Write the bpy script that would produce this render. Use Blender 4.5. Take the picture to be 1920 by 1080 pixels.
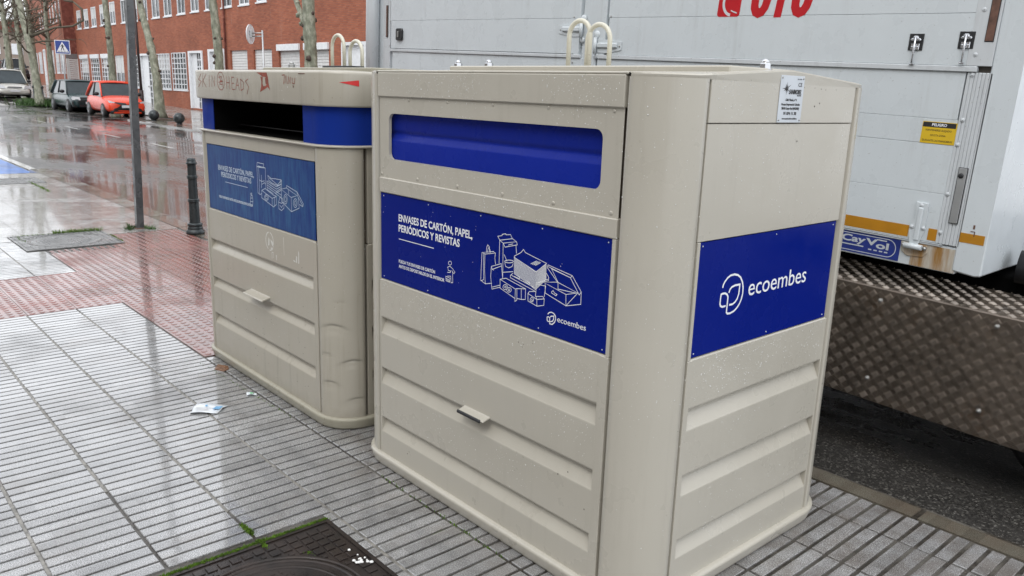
import bpy, bmesh, math, random
from mathutils import Vector, Matrix, noise
R = math.radians
for o in list(bpy.data.objects): bpy.data.objects.remove(o)
SC = bpy.context.scene
COL = SC.collection

# ------------------------------------------------------------------ camera
cam_d = bpy.data.cameras.new('camera'); cam = bpy.data.objects.new('camera', cam_d); COL.objects.link(cam)
Fv = Vector((-0.72292247, 0.64941548, -0.23588692)); Rv = Vector((0.66218009, 0.74867103, 0.03176817)); Uv = Vector((-0.19723244, 0.1332337, 0.97126111))
M = Matrix((Rv, Uv, -Fv)).transposed().to_4x4(); M.translation = Vector((2.78894807, -1.77051371, 1.6))
cam.matrix_world = M
cam_d.lens = 28.418; cam_d.sensor_width = 36; cam_d.clip_start = 0.05; cam_d.clip_end = 2000
cam_d.dof.use_dof = True; cam_d.dof.focus_distance = 3.2; cam_d.dof.aperture_fstop = 20.0
SC.camera = cam

# ------------------------------------------------------------------ light: overcast sky, very soft sun
W = bpy.data.worlds.new('World'); SC.world = W; W.use_nodes = True
nt = W.node_tree; nt.nodes.clear()
out = nt.nodes.new('ShaderNodeOutputWorld'); bg = nt.nodes.new('ShaderNodeBackground')
sky = nt.nodes.new('ShaderNodeTexSky'); sky.sky_type = 'NISHITA'; sky.sun_disc = False
sky.sun_elevation = R(52); sky.sun_rotation = R(150); sky.dust_density = 3.0; sky.air_density = 1.0
hs = nt.nodes.new('ShaderNodeHueSaturation'); hs.inputs['Saturation'].default_value = 0.10; hs.inputs['Value'].default_value = 1.0
# cloud cover: an even pale grey layer with soft darker patches over the sky
tc = nt.nodes.new('ShaderNodeTexCoord'); nz = nt.nodes.new('ShaderNodeTexNoise'); nz.inputs['Scale'].default_value = 2.2; nz.inputs['Detail'].default_value = 5
rp = nt.nodes.new('ShaderNodeValToRGB'); rp.color_ramp.elements[0].position = 0.3; rp.color_ramp.elements[0].color = (7.6, 7.9, 8.5, 1); rp.color_ramp.elements[1].position = 0.75; rp.color_ramp.elements[1].color = (11.5, 11.8, 12.2, 1)
mx = nt.nodes.new('ShaderNodeMixRGB'); mx.inputs[0].default_value = 0.8
nt.links.new(tc.outputs['Generated'], nz.inputs['Vector']); nt.links.new(nz.outputs['Fac'], rp.inputs['Fac'])
nt.links.new(sky.outputs['Color'], hs.inputs['Color']); nt.links.new(hs.outputs['Color'], mx.inputs[1]); nt.links.new(rp.outputs['Color'], mx.inputs[2])
nt.links.new(mx.outputs['Color'], bg.inputs['Color']); bg.inputs['Strength'].default_value = 0.125
nt.links.new(bg.outputs['Background'], out.inputs['Surface'])
sd = bpy.data.lights.new('sun', 'SUN'); sd.energy = 0.55; sd.angle = R(25); sd.color = (1, 0.96, 0.9)
sun = bpy.data.objects.new('sun', sd); COL.objects.link(sun)
# sun from behind and right of the camera, high above the clouds
sdir = Vector((math.cos(R(52)) * math.sin(R(150)), math.cos(R(52)) * math.cos(R(150)), math.sin(R(52))))
sun.rotation_euler = sdir.to_track_quat('Z', 'Y').to_euler(); sun.location = (0, 0, 30)
SC.view_settings.view_transform = 'Standard'; SC.view_settings.look = 'None'
SC.view_settings.exposure = 0.60; SC.view_settings.gamma = 1.0
SC.render.resolution_x = 1024; SC.render.resolution_y = 576

# ------------------------------------------------------------------ materials
MATS = {}
def nodes_of(name):
    m = bpy.data.materials.new(name); m.use_nodes = True; t = m.node_tree
    b = t.nodes['Principled BSDF']; return m, t, b
def N(t, typ, **kw):
    n = t.nodes.new(typ)
    for k, v in kw.items(): setattr(n, k, v)
    return n
def coords(t, scale=(1, 1, 1), obj=True):
    c = N(t, 'ShaderNodeTexCoord'); mp = N(t, 'ShaderNodeMapping'); mp.inputs['Scale'].default_value = scale
    t.links.new(c.outputs['Object'], mp.inputs['Vector']); return mp.outputs['Vector']
def world_pos(t, scale=(1, 1, 1)):
    g = N(t, 'ShaderNodeNewGeometry'); mp = N(t, 'ShaderNodeMapping'); mp.inputs['Scale'].default_value = scale
    t.links.new(g.outputs['Position'], mp.inputs['Vector']); return mp.outputs['Vector']
def noise_n(t, vec, scale, detail=4, rough=0.55):
    n = N(t, 'ShaderNodeTexNoise'); n.inputs['Scale'].default_value = scale; n.inputs['Detail'].default_value = detail; n.inputs['Roughness'].default_value = rough
    t.links.new(vec, n.inputs['Vector']); return n.outputs['Fac']
def ramp(t, fac, pts):
    r = N(t, 'ShaderNodeValToRGB'); cr = r.color_ramp
    while len(cr.elements) < len(pts): cr.elements.new(0.5)
    for e, (p, c) in zip(cr.elements, pts):
        e.position = p; e.color = (c[0], c[1], c[2], 1) if isinstance(c, tuple) else (c, c, c, 1)
    t.links.new(fac, r.inputs['Fac']); return r.outputs['Color']
def mixc(t, fac, a, b, mode='MIX'):
    m = N(t, 'ShaderNodeMixRGB', blend_type=mode)
    for i, v in ((0, fac), (1, a), (2, b)):
        if isinstance(v, (int, float)): m.inputs[i].default_value = v
        elif isinstance(v, tuple): m.inputs[i].default_value = (*v, 1)
        else: t.links.new(v, m.inputs[i])
    return m.outputs['Color']
def mathn(t, op, a, b=None):
    m = N(t, 'ShaderNodeMath', operation=op)
    for i, v in ((0, a), (1, b)):
        if v is None: continue
        if isinstance(v, (int, float)): m.inputs[i].default_value = v
        else: t.links.new(v, m.inputs[i])
    return m.outputs[0]
def bump(t, b, h, dist=0.002, strength=0.5):
    n = N(t, 'ShaderNodeBump'); n.inputs['Distance'].default_value = dist; n.inputs['Strength'].default_value = strength
    t.links.new(h, n.inputs['Height']); t.links.new(n.outputs['Normal'], b.inputs['Normal']); return n
def plain(name, col, rough=0.5, metal=0.0, coat=0.0, var=0.08, scale=8, bumps=0.0):
    m, t, b = nodes_of(name); v = coords(t)
    f = noise_n(t, v, scale)
    lo = tuple(c * (1 - var) for c in col); hi = tuple(min(1, c * (1 + var)) for c in col)
    t.links.new(ramp(t, f, [(0.3, lo), (0.7, hi)]), b.inputs['Base Color'])
    t.links.new(ramp(t, noise_n(t, v, scale * 3), [(0.3, max(0.02, rough - 0.06)), (0.7, rough + 0.06)]), b.inputs['Roughness'])
    b.inputs['Metallic'].default_value = metal; b.inputs['Coat Weight'].default_value = coat; b.inputs['Coat Roughness'].default_value = 0.08
    if bumps: bump(t, b, noise_n(t, v, scale * 12), bumps)
    MATS[name] = m; return m

def paint_mat(name, col, dirt=(0.16, 0.13, 0.09), dirt_amt=0.25, streak=0.3, rough=0.33, lowdirt=0.0, coat=True):
    m, t, b = nodes_of(name); v = coords(t)
    base = mixc(t, noise_n(t, v, 3.0), tuple(c * 0.93 for c in col), tuple(min(1, c * 1.06) for c in col))
    st = coords(t, (14, 14, 0.9)); s = ramp(t, noise_n(t, st, 2.0, 6, 0.6), [(0.52, 0.0), (0.75, 1.0)])
    blot = ramp(t, noise_n(t, v, 1.7, 6, 0.65), [(0.45, 0.0), (0.7, 1.0)])
    fac = mathn(t, 'MULTIPLY', mathn(t, 'MULTIPLY', s, blot), streak)
    c = mixc(t, fac, base, dirt)
    # scuffs and specks of dirt
    sp = ramp(t, noise_n(t, v, 90, 2, 0.5), [(0.71, 0.0), (0.76, 1.0)])
    c = mixc(t, mathn(t, 'MULTIPLY', sp, dirt_amt), c, dirt)
    if lowdirt:
        g = N(t, 'ShaderNodeNewGeometry'); sx = N(t, 'ShaderNodeSeparateXYZ'); t.links.new(g.outputs['Position'], sx.inputs[0])
        z = mathn(t, 'ADD', sx.outputs['Z'], mathn(t, 'MULTIPLY', noise_n(t, v, 14, 5, 0.7), 0.16))
        c = mixc(t, mathn(t, 'MULTIPLY', ramp(t, z, [(0.08, 1.0), (0.20, 0.0)]), lowdirt), c, dirt)
    t.links.new(c, b.inputs['Base Color'])
    t.links.new(ramp(t, noise_n(t, v, 6, 4), [(0.35, rough - 0.08), (0.65, rough + 0.1)]), b.inputs['Roughness'])
    b.inputs['Coat Weight'].default_value = 0.25; b.inputs['Coat Roughness'].default_value = 0.12
    h = mixc(t, 0.5, noise_n(t, v, 2.2, 2), noise_n(t, v, 380, 1))
    bump(t, b, h, 0.0012, 0.35)
    if not coat: b.inputs['Coat Weight'].default_value = 0.0; b.inputs['Specular IOR Level'].default_value = 0.07
    MATS[name] = m; return m
paint_mat('bin_paint', (0.462, 0.437, 0.374), dirt_amt=0.12, streak=0.18)
paint_mat('bin_paint_old', (0.412, 0.383, 0.318), dirt_amt=0.5, streak=0.5, lowdirt=0.35, rough=0.38)
paint_mat('rim_paint_old', (0.34, 0.32, 0.25), dirt=(0.1, 0.07, 0.04), dirt_amt=0.8, streak=0.8, rough=0.45)
paint_mat('loop_paint', (0.62, 0.60, 0.50), dirt_amt=0.5, streak=0.5)
paint_mat('poster_blue', (0.0025, 0.012, 0.185), dirt=(0.03, 0.04, 0.15), dirt_amt=0.2, streak=0.2, rough=0.22, coat=False)
paint_mat('flap_blue', (0.008, 0.022, 0.26), dirt=(0.03, 0.04, 0.1), dirt_amt=0.2, streak=0.2, rough=0.25, coat=False)
paint_mat('hood_blue', (0.008, 0.030, 0.24), dirt=(0.01, 0.015, 0.07), dirt_amt=0.5, streak=0.6, rough=0.5, coat=False)
paint_mat('truck_white', (0.60, 0.645, 0.67), dirt=(0.22, 0.2, 0.17), dirt_amt=0.35, streak=0.35, rough=0.3)
paint_mat('truck_alu', (0.56, 0.59, 0.61), dirt=(0.14, 0.13, 0.11), dirt_amt=0.6, streak=0.6, rough=0.35)

def faded_poster():
    m, t, b = nodes_of('poster_faded'); v = coords(t); st = coords(t, (22, 22, 3.5))
    f = ramp(t, noise_n(t, st, 1.6, 7, 0.7), [(0.36, 0.0), (0.66, 1.0)])
    g = ramp(t, noise_n(t, v, 2.6, 4), [(0.3, 0.25), (0.65, 1.0)])
    c = mixc(t, mathn(t, 'MULTIPLY', f, g), (0.004, 0.030, 0.17), (0.030, 0.115, 0.26))
    dk = ramp(t, noise_n(t, coords(t, (30, 30, 9)), 1.3, 5, 0.7), [(0.6, 0.0), (0.68, 1.0)])
    c = mixc(t, mathn(t, 'MULTIPLY', dk, 0.7), c, (0.006, 0.03, 0.12))
    t.links.new(c, b.inputs['Base Color']); b.inputs['Roughness'].default_value = 0.4; b.inputs['Specular IOR Level'].default_value = 0.2
    MATS['poster_faded'] = m
faded_poster()

def wet_concrete(name, cols, scale=1.0, line=None, wet=0.75):
    """wet pale paving: speckled granite concrete with patches of standing water film"""
    m, t, b = nodes_of(name); v = world_pos(t)
    sp = noise_n(t, v, 260, 3, 0.75); c = ramp(t, sp, [(0.33, cols[0]), (0.5, cols[1]), (0.68, cols[2])])
    big = ramp(t, noise_n(t, v, 1.7, 6, 0.65), [(0.40, 0.0), (0.62, 1.0)])
    c = mixc(t, mathn(t, 'MULTIPLY', big, 0.6), c, tuple(x * 0.62 for x in cols[1]))
    br = ramp(t, noise_n(t, v, 4.5, 5, 0.65), [(0.52, 0.0), (0.72, 1.0)])
    c = mixc(t, mathn(t, 'MULTIPLY', br, 0.35), c, (0.16, 0.125, 0.095))
    # brown street dirt gathered along the foot of the containers
    sy = N(t, 'ShaderNodeSeparateXYZ'); t.links.new(v, sy.inputs[0])
    near = ramp(t, mathn(t, 'ADD', sy.outputs['Y'], mathn(t, 'MULTIPLY', noise_n(t, v, 3.0, 5, 0.7), 0.5)), [(0.0, 0.0), (0.35, 1.0)])
    dn = ramp(t, noise_n(t, v, 7, 6, 0.7), [(0.40, 0.0), (0.62, 1.0)])
    c = mixc(t, mathn(t, 'MULTIPLY', mathn(t, 'MULTIPLY', near, dn), 0.5), c, (0.10, 0.075, 0.055))
    # each bar slightly different in tone
    wn = N(t, 'ShaderNodeTexWhiteNoise', noise_dimensions='2D'); fl = N(t, 'ShaderNodeVectorMath', operation='FLOOR')
    mp = world_pos(t, (1 / 0.0625, 1 / 0.31, 1)); t.links.new(mp, fl.inputs[0]); t.links.new(fl.outputs[0], wn.inputs['Vector'])
    c = mixc(t, 1.0, c, ramp(t, wn.outputs['Value'], [(0.0, 0.78), (1.0, 1.12)]), 'MULTIPLY')
    t.links.new(c, b.inputs['Base Color'])
    w = ramp(t, noise_n(t, v, 1.05, 4, 0.6), [(0.30, 0.0), (0.50, 1.0)])
    rg = mixc(t, w, (0.40,) * 3, (0.10,) * 3)
    rg = mixc(t, ramp(t, sp, [(0.45, 0.0), (0.75, 1.0)]), rg, (0.5,) * 3)
    t.links.new(rg, b.inputs['Roughness'])
    b.inputs['IOR'].default_value = 1.55
    t.links.new(mathn(t, 'MULTIPLY', w, wet), b.inputs['Coat Weight']); b.inputs['Coat Roughness'].default_value = 0.05; b.inputs['Coat IOR'].default_value = 1.62
    hf = mathn(t, 'MULTIPLY', sp, mathn(t, 'SUBTRACT', 1.1, w))
    if line:
        px = N(t, 'ShaderNodeSeparateXYZ'); t.links.new(v, px.inputs[0])
        fr = mathn(t, 'FRACT', mathn(t, 'DIVIDE', px.outputs['X'], 0.0625)); gr = ramp(t, mathn(t, 'ABSOLUTE', mathn(t, 'SUBTRACT', fr, 0.5)), [(0.40, 0.0), (0.44, 1.0)])
        fy = mathn(t, 'FRACT', mathn(t, 'DIVIDE', mathn(t, 'ADD', px.outputs['Y'], 0.685), 0.31)); gy = ramp(t, mathn(t, 'ABSOLUTE', mathn(t, 'SUBTRACT', fy, 0.5)), [(0.470, 0.0), (0.482, 1.0)])
        g = mathn(t, 'MAXIMUM', mathn(t, 'MULTIPLY', gr, line), gy)
        c2 = mixc(t, mathn(t, 'MULTIPLY', g, 0.75), c, (0.07, 0.065, 0.055)); t.links.new(c2, b.inputs['Base Color'])
        hf = mathn(t, 'SUBTRACT', hf, mathn(t, 'MULTIPLY', g, 2.0))
    bump(t, b, hf, 0.0016, 0.6)
    MATS[name] = m; return m
wet_concrete('bar_tile', ((0.10, 0.10, 0.10), (0.28, 0.28, 0.28), (0.66, 0.66, 0.66)), wet=1.0)
wet_concrete('far_tile', ((0.22, 0.215, 0.205), (0.34, 0.335, 0.32), (0.50, 0.495, 0.48)), line=0.5, wet=0.4)
wet_concrete('far_walk', ((0.24, 0.23, 0.215), (0.34, 0.325, 0.305), (0.44, 0.42, 0.39)), line=0.0, wet=0.15)
wet_concrete('red_tile', ((0.13, 0.034, 0.024), (0.21, 0.056, 0.040), (0.30, 0.11, 0.085)), wet=0.45)
wet_concrete('kerb_stone', ((0.08, 0.075, 0.06), (0.13, 0.12, 0.095), (0.19, 0.175, 0.14)), wet=0.5)
wet_concrete('kerb_far', ((0.13, 0.125, 0.11), (0.19, 0.18, 0.16), (0.27, 0.26, 0.23)), wet=0.7)

def groove_mat():
    m, t, b = nodes_of('groove_grit'); v = world_pos(t)
    c = ramp(t, noise_n(t, v, 60, 5, 0.7), [(0.3, (0.015, 0.013, 0.011)), (0.55, (0.045, 0.038, 0.03)), (0.8, (0.13, 0.115, 0.09))])
    c = mixc(t, ramp(t, noise_n(t, v, 5, 4), [(0.45, 0.0), (0.7, 0.8)]), c, (0.17, 0.16, 0.14))
    c = mixc(t, ramp(t, noise_n(t, v, 2.3, 6, 0.7), [(0.66, 0.0), (0.72, 0.8)]), c, (0.06, 0.10, 0.015))
    t.links.new(c, b.inputs['Base Color']); b.inputs['Roughness'].default_value = 0.3
    bump(t, b, noise_n(t, v, 150, 3), 0.004, 0.8); MATS['groove_grit'] = m
groove_mat()

def asphalt():
    m, t, b = nodes_of('wet_asphalt'); v = world_pos(t)
    vo = N(t, 'ShaderNodeTexVoronoi'); vo.inputs['Scale'].default_value = 130; t.links.new(v, vo.inputs['Vector'])
    stone = N(t, 'ShaderNodeSeparateColor'); t.links.new(vo.outputs['Color'], stone.inputs[0])
    c = ramp(t, stone.outputs[0], [(0.0, (0.022, 0.021, 0.020)), (0.7, (0.05, 0.047, 0.043)), (0.93, (0.10, 0.095, 0.085)), (1.0, (0.22, 0.21, 0.19))])
    c = mixc(t, ramp(t, noise_n(t, v, 0.35, 5, 0.6), [(0.4, 0.0), (0.7, 0.6)]), c, (0.075, 0.07, 0.064))
    t.links.new(c, b.inputs['Base Color'])
    w = ramp(t, noise_n(t, world_pos(t, (0.28, 0.9, 1)), 0.9, 6, 0.62), [(0.38, 0.0), (0.56, 1.0)])
    t.links.new(mixc(t, w, (0.42,) * 3, (0.13,) * 3), b.inputs['Roughness'])
    t.links.new(mathn(t, 'MULTIPLY', w, 0.7), b.inputs['Coat Weight']); b.inputs['Coat Roughness'].default_value = 0.06; b.inputs['Coat IOR'].default_value = 1.36
    h = mathn(t, 'MULTIPLY', vo.outputs['Distance'], mathn(t, 'SUBTRACT', 1.12, w))
    h2 = mathn(t, 'ADD', h, mathn(t, 'MULTIPLY', noise_n(t, v, 1.6, 3), 0.5))
    bump(t, b, h2, 0.006, 0.35); MATS['wet_asphalt'] = m
asphalt()

def brick():
    m, t, b = nodes_of('brick'); c0 = N(t, 'ShaderNodeNewGeometry'); s = N(t, 'ShaderNodeSeparateXYZ'); t.links.new(c0.outputs['Position'], s.inputs[0])
    cb = N(t, 'ShaderNodeCombineXYZ'); t.links.new(mathn(t, 'ADD', s.outputs['X'], s.outputs['Y']), cb.inputs[0]); t.links.new(s.outputs['Z'], cb.inputs[1])
    br = N(t, 'ShaderNodeTexBrick'); t.links.new(cb.outputs[0], br.inputs['Vector'])
    br.inputs['Scale'].default_value = 1.0; br.inputs['Brick Width'].default_value = 0.25; br.inputs['Row Height'].default_value = 0.065; br.inputs['Mortar Size'].default_value = 0.007
    br.inputs['Color1'].default_value = (0.29, 0.078, 0.036, 1); br.inputs['Color2'].default_value = (0.40, 0.125, 0.06, 1); br.inputs['Mortar'].default_value = (0.20, 0.10, 0.075, 1)
    big = noise_n(t, world_pos(t), 0.6, 5, 0.6); c = mixc(t, 1.0, br.outputs['Color'], ramp(t, big, [(0.3, 0.82), (0.7, 1.12)]), 'MULTIPLY')
    ef = mathn(t, 'MULTIPLY', ramp(t, noise_n(t, world_pos(t, (1.2, 1.2, 0.22)), 1.4, 7, 0.7), [(0.60, 0.0), (0.72, 1.0)]), 0.3)
    c = mixc(t, ef, c, (0.42, 0.36, 0.31)); t.links.new(c, b.inputs['Base Color']); b.inputs['Roughness'].default_value = 0.8
    bump(t, b, br.outputs['Fac'], -0.008, 0.5); MATS['brick'] = m
brick()
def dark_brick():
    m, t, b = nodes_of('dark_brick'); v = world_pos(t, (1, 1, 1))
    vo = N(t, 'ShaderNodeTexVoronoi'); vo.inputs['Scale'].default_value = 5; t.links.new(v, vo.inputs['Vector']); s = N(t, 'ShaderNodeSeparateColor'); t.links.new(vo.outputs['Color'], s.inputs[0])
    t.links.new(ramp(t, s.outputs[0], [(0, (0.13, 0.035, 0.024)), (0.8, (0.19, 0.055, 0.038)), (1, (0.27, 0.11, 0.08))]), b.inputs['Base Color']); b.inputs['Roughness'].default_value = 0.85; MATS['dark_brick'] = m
dark_brick()
def bark():
    m, t, b = nodes_of('plane_bark'); v = coords(t, (1, 1, 0.5))
    c = ramp(t, noise_n(t, v, 7, 4, 0.6), [(0.32, (0.12, 0.12, 0.085)), (0.5, (0.21, 0.22, 0.16)), (0.62, (0.33, 0.33, 0.26)), (0.8, (0.15, 0.15, 0.10))])
    t.links.new(c, b.inputs['Base Color']); b.inputs['Roughness'].default_value = 0.7; bump(t, b, noise_n(t, v, 25, 5), 0.01, 0.5); MATS['plane_bark'] = m
bark()
def iron(name, c1, c2):
    m, t, b = nodes_of(name); v = coords(t)
    t.links.new(ramp(t, noise_n(t, v, 9, 5, 0.65), [(0.35, c1), (0.65, c2)]), b.inputs['Base Color']); b.inputs['Metallic'].default_value = 0.35
    t.links.new(ramp(t, noise_n(t, v, 5, 4), [(0.4, 0.18), (0.6, 0.5)]), b.inputs['Roughness']); bump(t, b, noise_n(t, v, 160, 3), 0.001, 0.5); MATS[name] = m
iron('cast_iron', (0.018, 0.015, 0.014), (0.042, 0.030, 0.025)); iron('worn_iron', (0.11, 0.11, 0.11), (0.24, 0.24, 0.235))
iron('post_grey', (0.075, 0.077, 0.080), (0.115, 0.118, 0.120)); iron('bollard_iron', (0.028, 0.035, 0.038), (0.05, 0.058, 0.06))
def rust_patch():
    m, t, b = nodes_of('rusty_white'); v = coords(t, (14, 14, 1.6))
    f = ramp(t, noise_n(t, v, 1.4, 6, 0.65), [(0.40, 0.0), (0.62, 1.0)])
    c = mixc(t, f, (0.50, 0.47, 0.41), (0.30, 0.155, 0.04)); c = mixc(t, ramp(t, noise_n(t, v, 3.1, 5, 0.7), [(0.58, 0.0), (0.68, 0.9)]), c, (0.12, 0.055, 0.02))
    t.links.new(c, b.inputs['Base Color']); b.inputs['Roughness'].default_value = 0.5; MATS['rusty_white'] = m
rust_patch()
def tread():
    m, t, b = nodes_of('tread_plate'); v = coords(t)
    c = ramp(t, noise_n(t, v, 5, 6, 0.65), [(0.3, (0.09, 0.075, 0.062)), (0.55, (0.185, 0.155, 0.13)), (0.75, (0.12, 0.08, 0.05))])
    t.links.new(c, b.inputs['Base Color']); b.inputs['Metallic'].default_value = 0.75
    t.links.new(ramp(t, noise_n(t, v, 12, 5), [(0.35, 0.28), (0.65, 0.5)]), b.inputs['Roughness']); MATS['tread_plate'] = m
tread()
plain('tread_worn', (0.30, 0.262, 0.225), 0.36, 0.7, var=0.5, scale=7)
def glassy(name, col, rough=0.06):
    m, t, b = nodes_of(name); t.links.new(ramp(t, noise_n(t, coords(t), 3), [(0.3, tuple(c * .8 for c in col)), (0.7, tuple(c * 1.2 for c in col))]), b.inputs['Base Color'])
    b.inputs['Roughness'].default_value = rough; b.inputs['IOR'].default_value = 1.52; b.inputs['Coat Weight'].default_value = 0.5; MATS[name] = m
glassy('dark_glass', (0.02, 0.024, 0.028)); glassy('pane_glass', (0.07, 0.08, 0.085)); glassy('wind_glass', (0.04, 0.052, 0.058), 0.03); glassy('lamp_glass', (0.55, 0.56, 0.58), 0.12)
for g_ in ('wind_glass', 'pane_glass'): MATS[g_].node_tree.nodes['Principled BSDF'].inputs['Coat Weight'].default_value = 0.0
MATS['wind_glass'].node_tree.nodes['Principled BSDF'].inputs['IOR'].default_value = 1.38
def drop_mat():
    m, t, b = nodes_of('raindrop'); b.inputs['Base Color'].default_value = (0.88, 0.89, 0.88, 1); b.inputs['Roughness'].default_value = 0.05
    b.inputs['Transmission Weight'].default_value = 0.25; b.inputs['IOR'].default_value = 1.33
    t.links.new(ramp(t, noise_n(t, coords(t), 40), [(0.3, 0.03), (0.7, 0.1)]), b.inputs['Roughness']); MATS['raindrop'] = m
drop_mat()
plain('white_print', (0.80, 0.82, 0.85), 0.4); plain('white_faded', (0.50, 0.58, 0.68), 0.5); plain('old_decal', (0.66, 0.66, 0.62), 0.5)
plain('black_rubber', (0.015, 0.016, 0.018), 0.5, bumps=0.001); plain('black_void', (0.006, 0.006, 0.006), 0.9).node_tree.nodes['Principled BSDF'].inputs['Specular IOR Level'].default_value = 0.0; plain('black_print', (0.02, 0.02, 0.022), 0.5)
plain('seam_dark', (0.07, 0.06, 0.05), 0.7); plain('groove_shade', (0.12, 0.095, 0.07), 0.7); plain('steel', (0.60, 0.61, 0.63), 0.18, 1.0); plain('steel_dull', (0.42, 0.42, 0.41), 0.38, 0.9); plain('galvanised', (0.45, 0.46, 0.47), 0.35, 0.6)
plain('plate_alu', (0.56, 0.60, 0.64), 0.35, 0.15); plain('rust_brown', (0.13, 0.065, 0.045), 0.7, var=0.4, scale=30); plain('graffiti_red', (0.27, 0.055, 0.03), 0.5, var=0.4, scale=40)
plain('tape_red', (0.6, 0.03, 0.03), 0.4); plain('sign_red', (0.48, 0.008, 0.015), 0.35); plain('sticker_yellow', (0.66, 0.44, 0.02), 0.4); plain('reflective_gold', (0.45, 0.20, 0.012), 0.35, var=0.15)
plain('sign_blue', (0.012, 0.045, 0.27), 0.35, coat=0.3); plain('maker_blue', (0.018, 0.035, 0.21), 0.4, var=0.3); plain('window_white', (0.74, 0.76, 0.78), 0.45); plain('door_white', (0.74, 0.76, 0.78), 0.4)
plain('shutter_grey', (0.42, 0.40, 0.38), 0.5); plain('shutter_white', (0.60, 0.60, 0.59), 0.5); plain('curtain', (0.30, 0.31, 0.31), 0.8); plain('lintel_grey', (0.16, 0.15, 0.15), 0.6)
plain('car_orange', (0.74, 0.055, 0.014), 0.3, coat=0.3, var=0.05); plain('car_green', (0.006, 0.028, 0.030), 0.25, coat=0.25); plain('car_silver', (0.50, 0.49, 0.45), 0.3, 0.2, 0.6)
plain('joint_mortar', (0.20, 0.19, 0.17), 0.5, var=0.5, scale=25)
plain('car_dark', (0.02, 0.022, 0.028), 0.25, coat=0.7); plain('car_red', (0.22, 0.02, 0.02), 0.25, coat=0.7); plain('car_white', (0.6, 0.6, 0.6), 0.25, coat=0.7)
plain('tyre', (0.02, 0.02, 0.021), 0.55, bumps=0.001); plain('hubcap', (0.16, 0.165, 0.17), 0.35, 0.5); plain('black_plastic', (0.018, 0.018, 0.02), 0.4); plain('plate_white', (0.55, 0.56, 0.58), 0.4)
plain('lane_paint', (0.55, 0.55, 0.53), 0.3, coat=0.6, var=0.3, scale=12); plain('bay_blue', (0.02, 0.12, 0.40), 0.45, coat=0.2, var=0.4, scale=2)
plain('moss', (0.09, 0.17, 0.012), 0.8, var=0.6, scale=60); plain('grass_green', (0.05, 0.11, 0.025), 0.7, var=0.4, scale=4); plain('wet_leaf', (0.20, 0.095, 0.05), 0.25, var=0.3, scale=20)
plain('paper_white', (0.72, 0.76, 0.80), 0.35, var=0.05, coat=0.6); plain('paper_blue', (0.16, 0.38, 0.62), 0.5); plain('leaf_green_dot', (0.02, 0.55, 0.12), 0.5); plain('bird_white', (0.8, 0.8, 0.78), 0.5)
plain('twig', (0.10, 0.085, 0.06), 0.8); plain('knob_bark', (0.07, 0.05, 0.04), 0.85, var=0.5, scale=20); plain('render_block', (0.30, 0.26, 0.22), 0.8)
plain('render_far', (0.30, 0.24, 0.20), 0.8); plain('lamp_brown', (0.035, 0.022, 0.022), 0.45)

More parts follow.
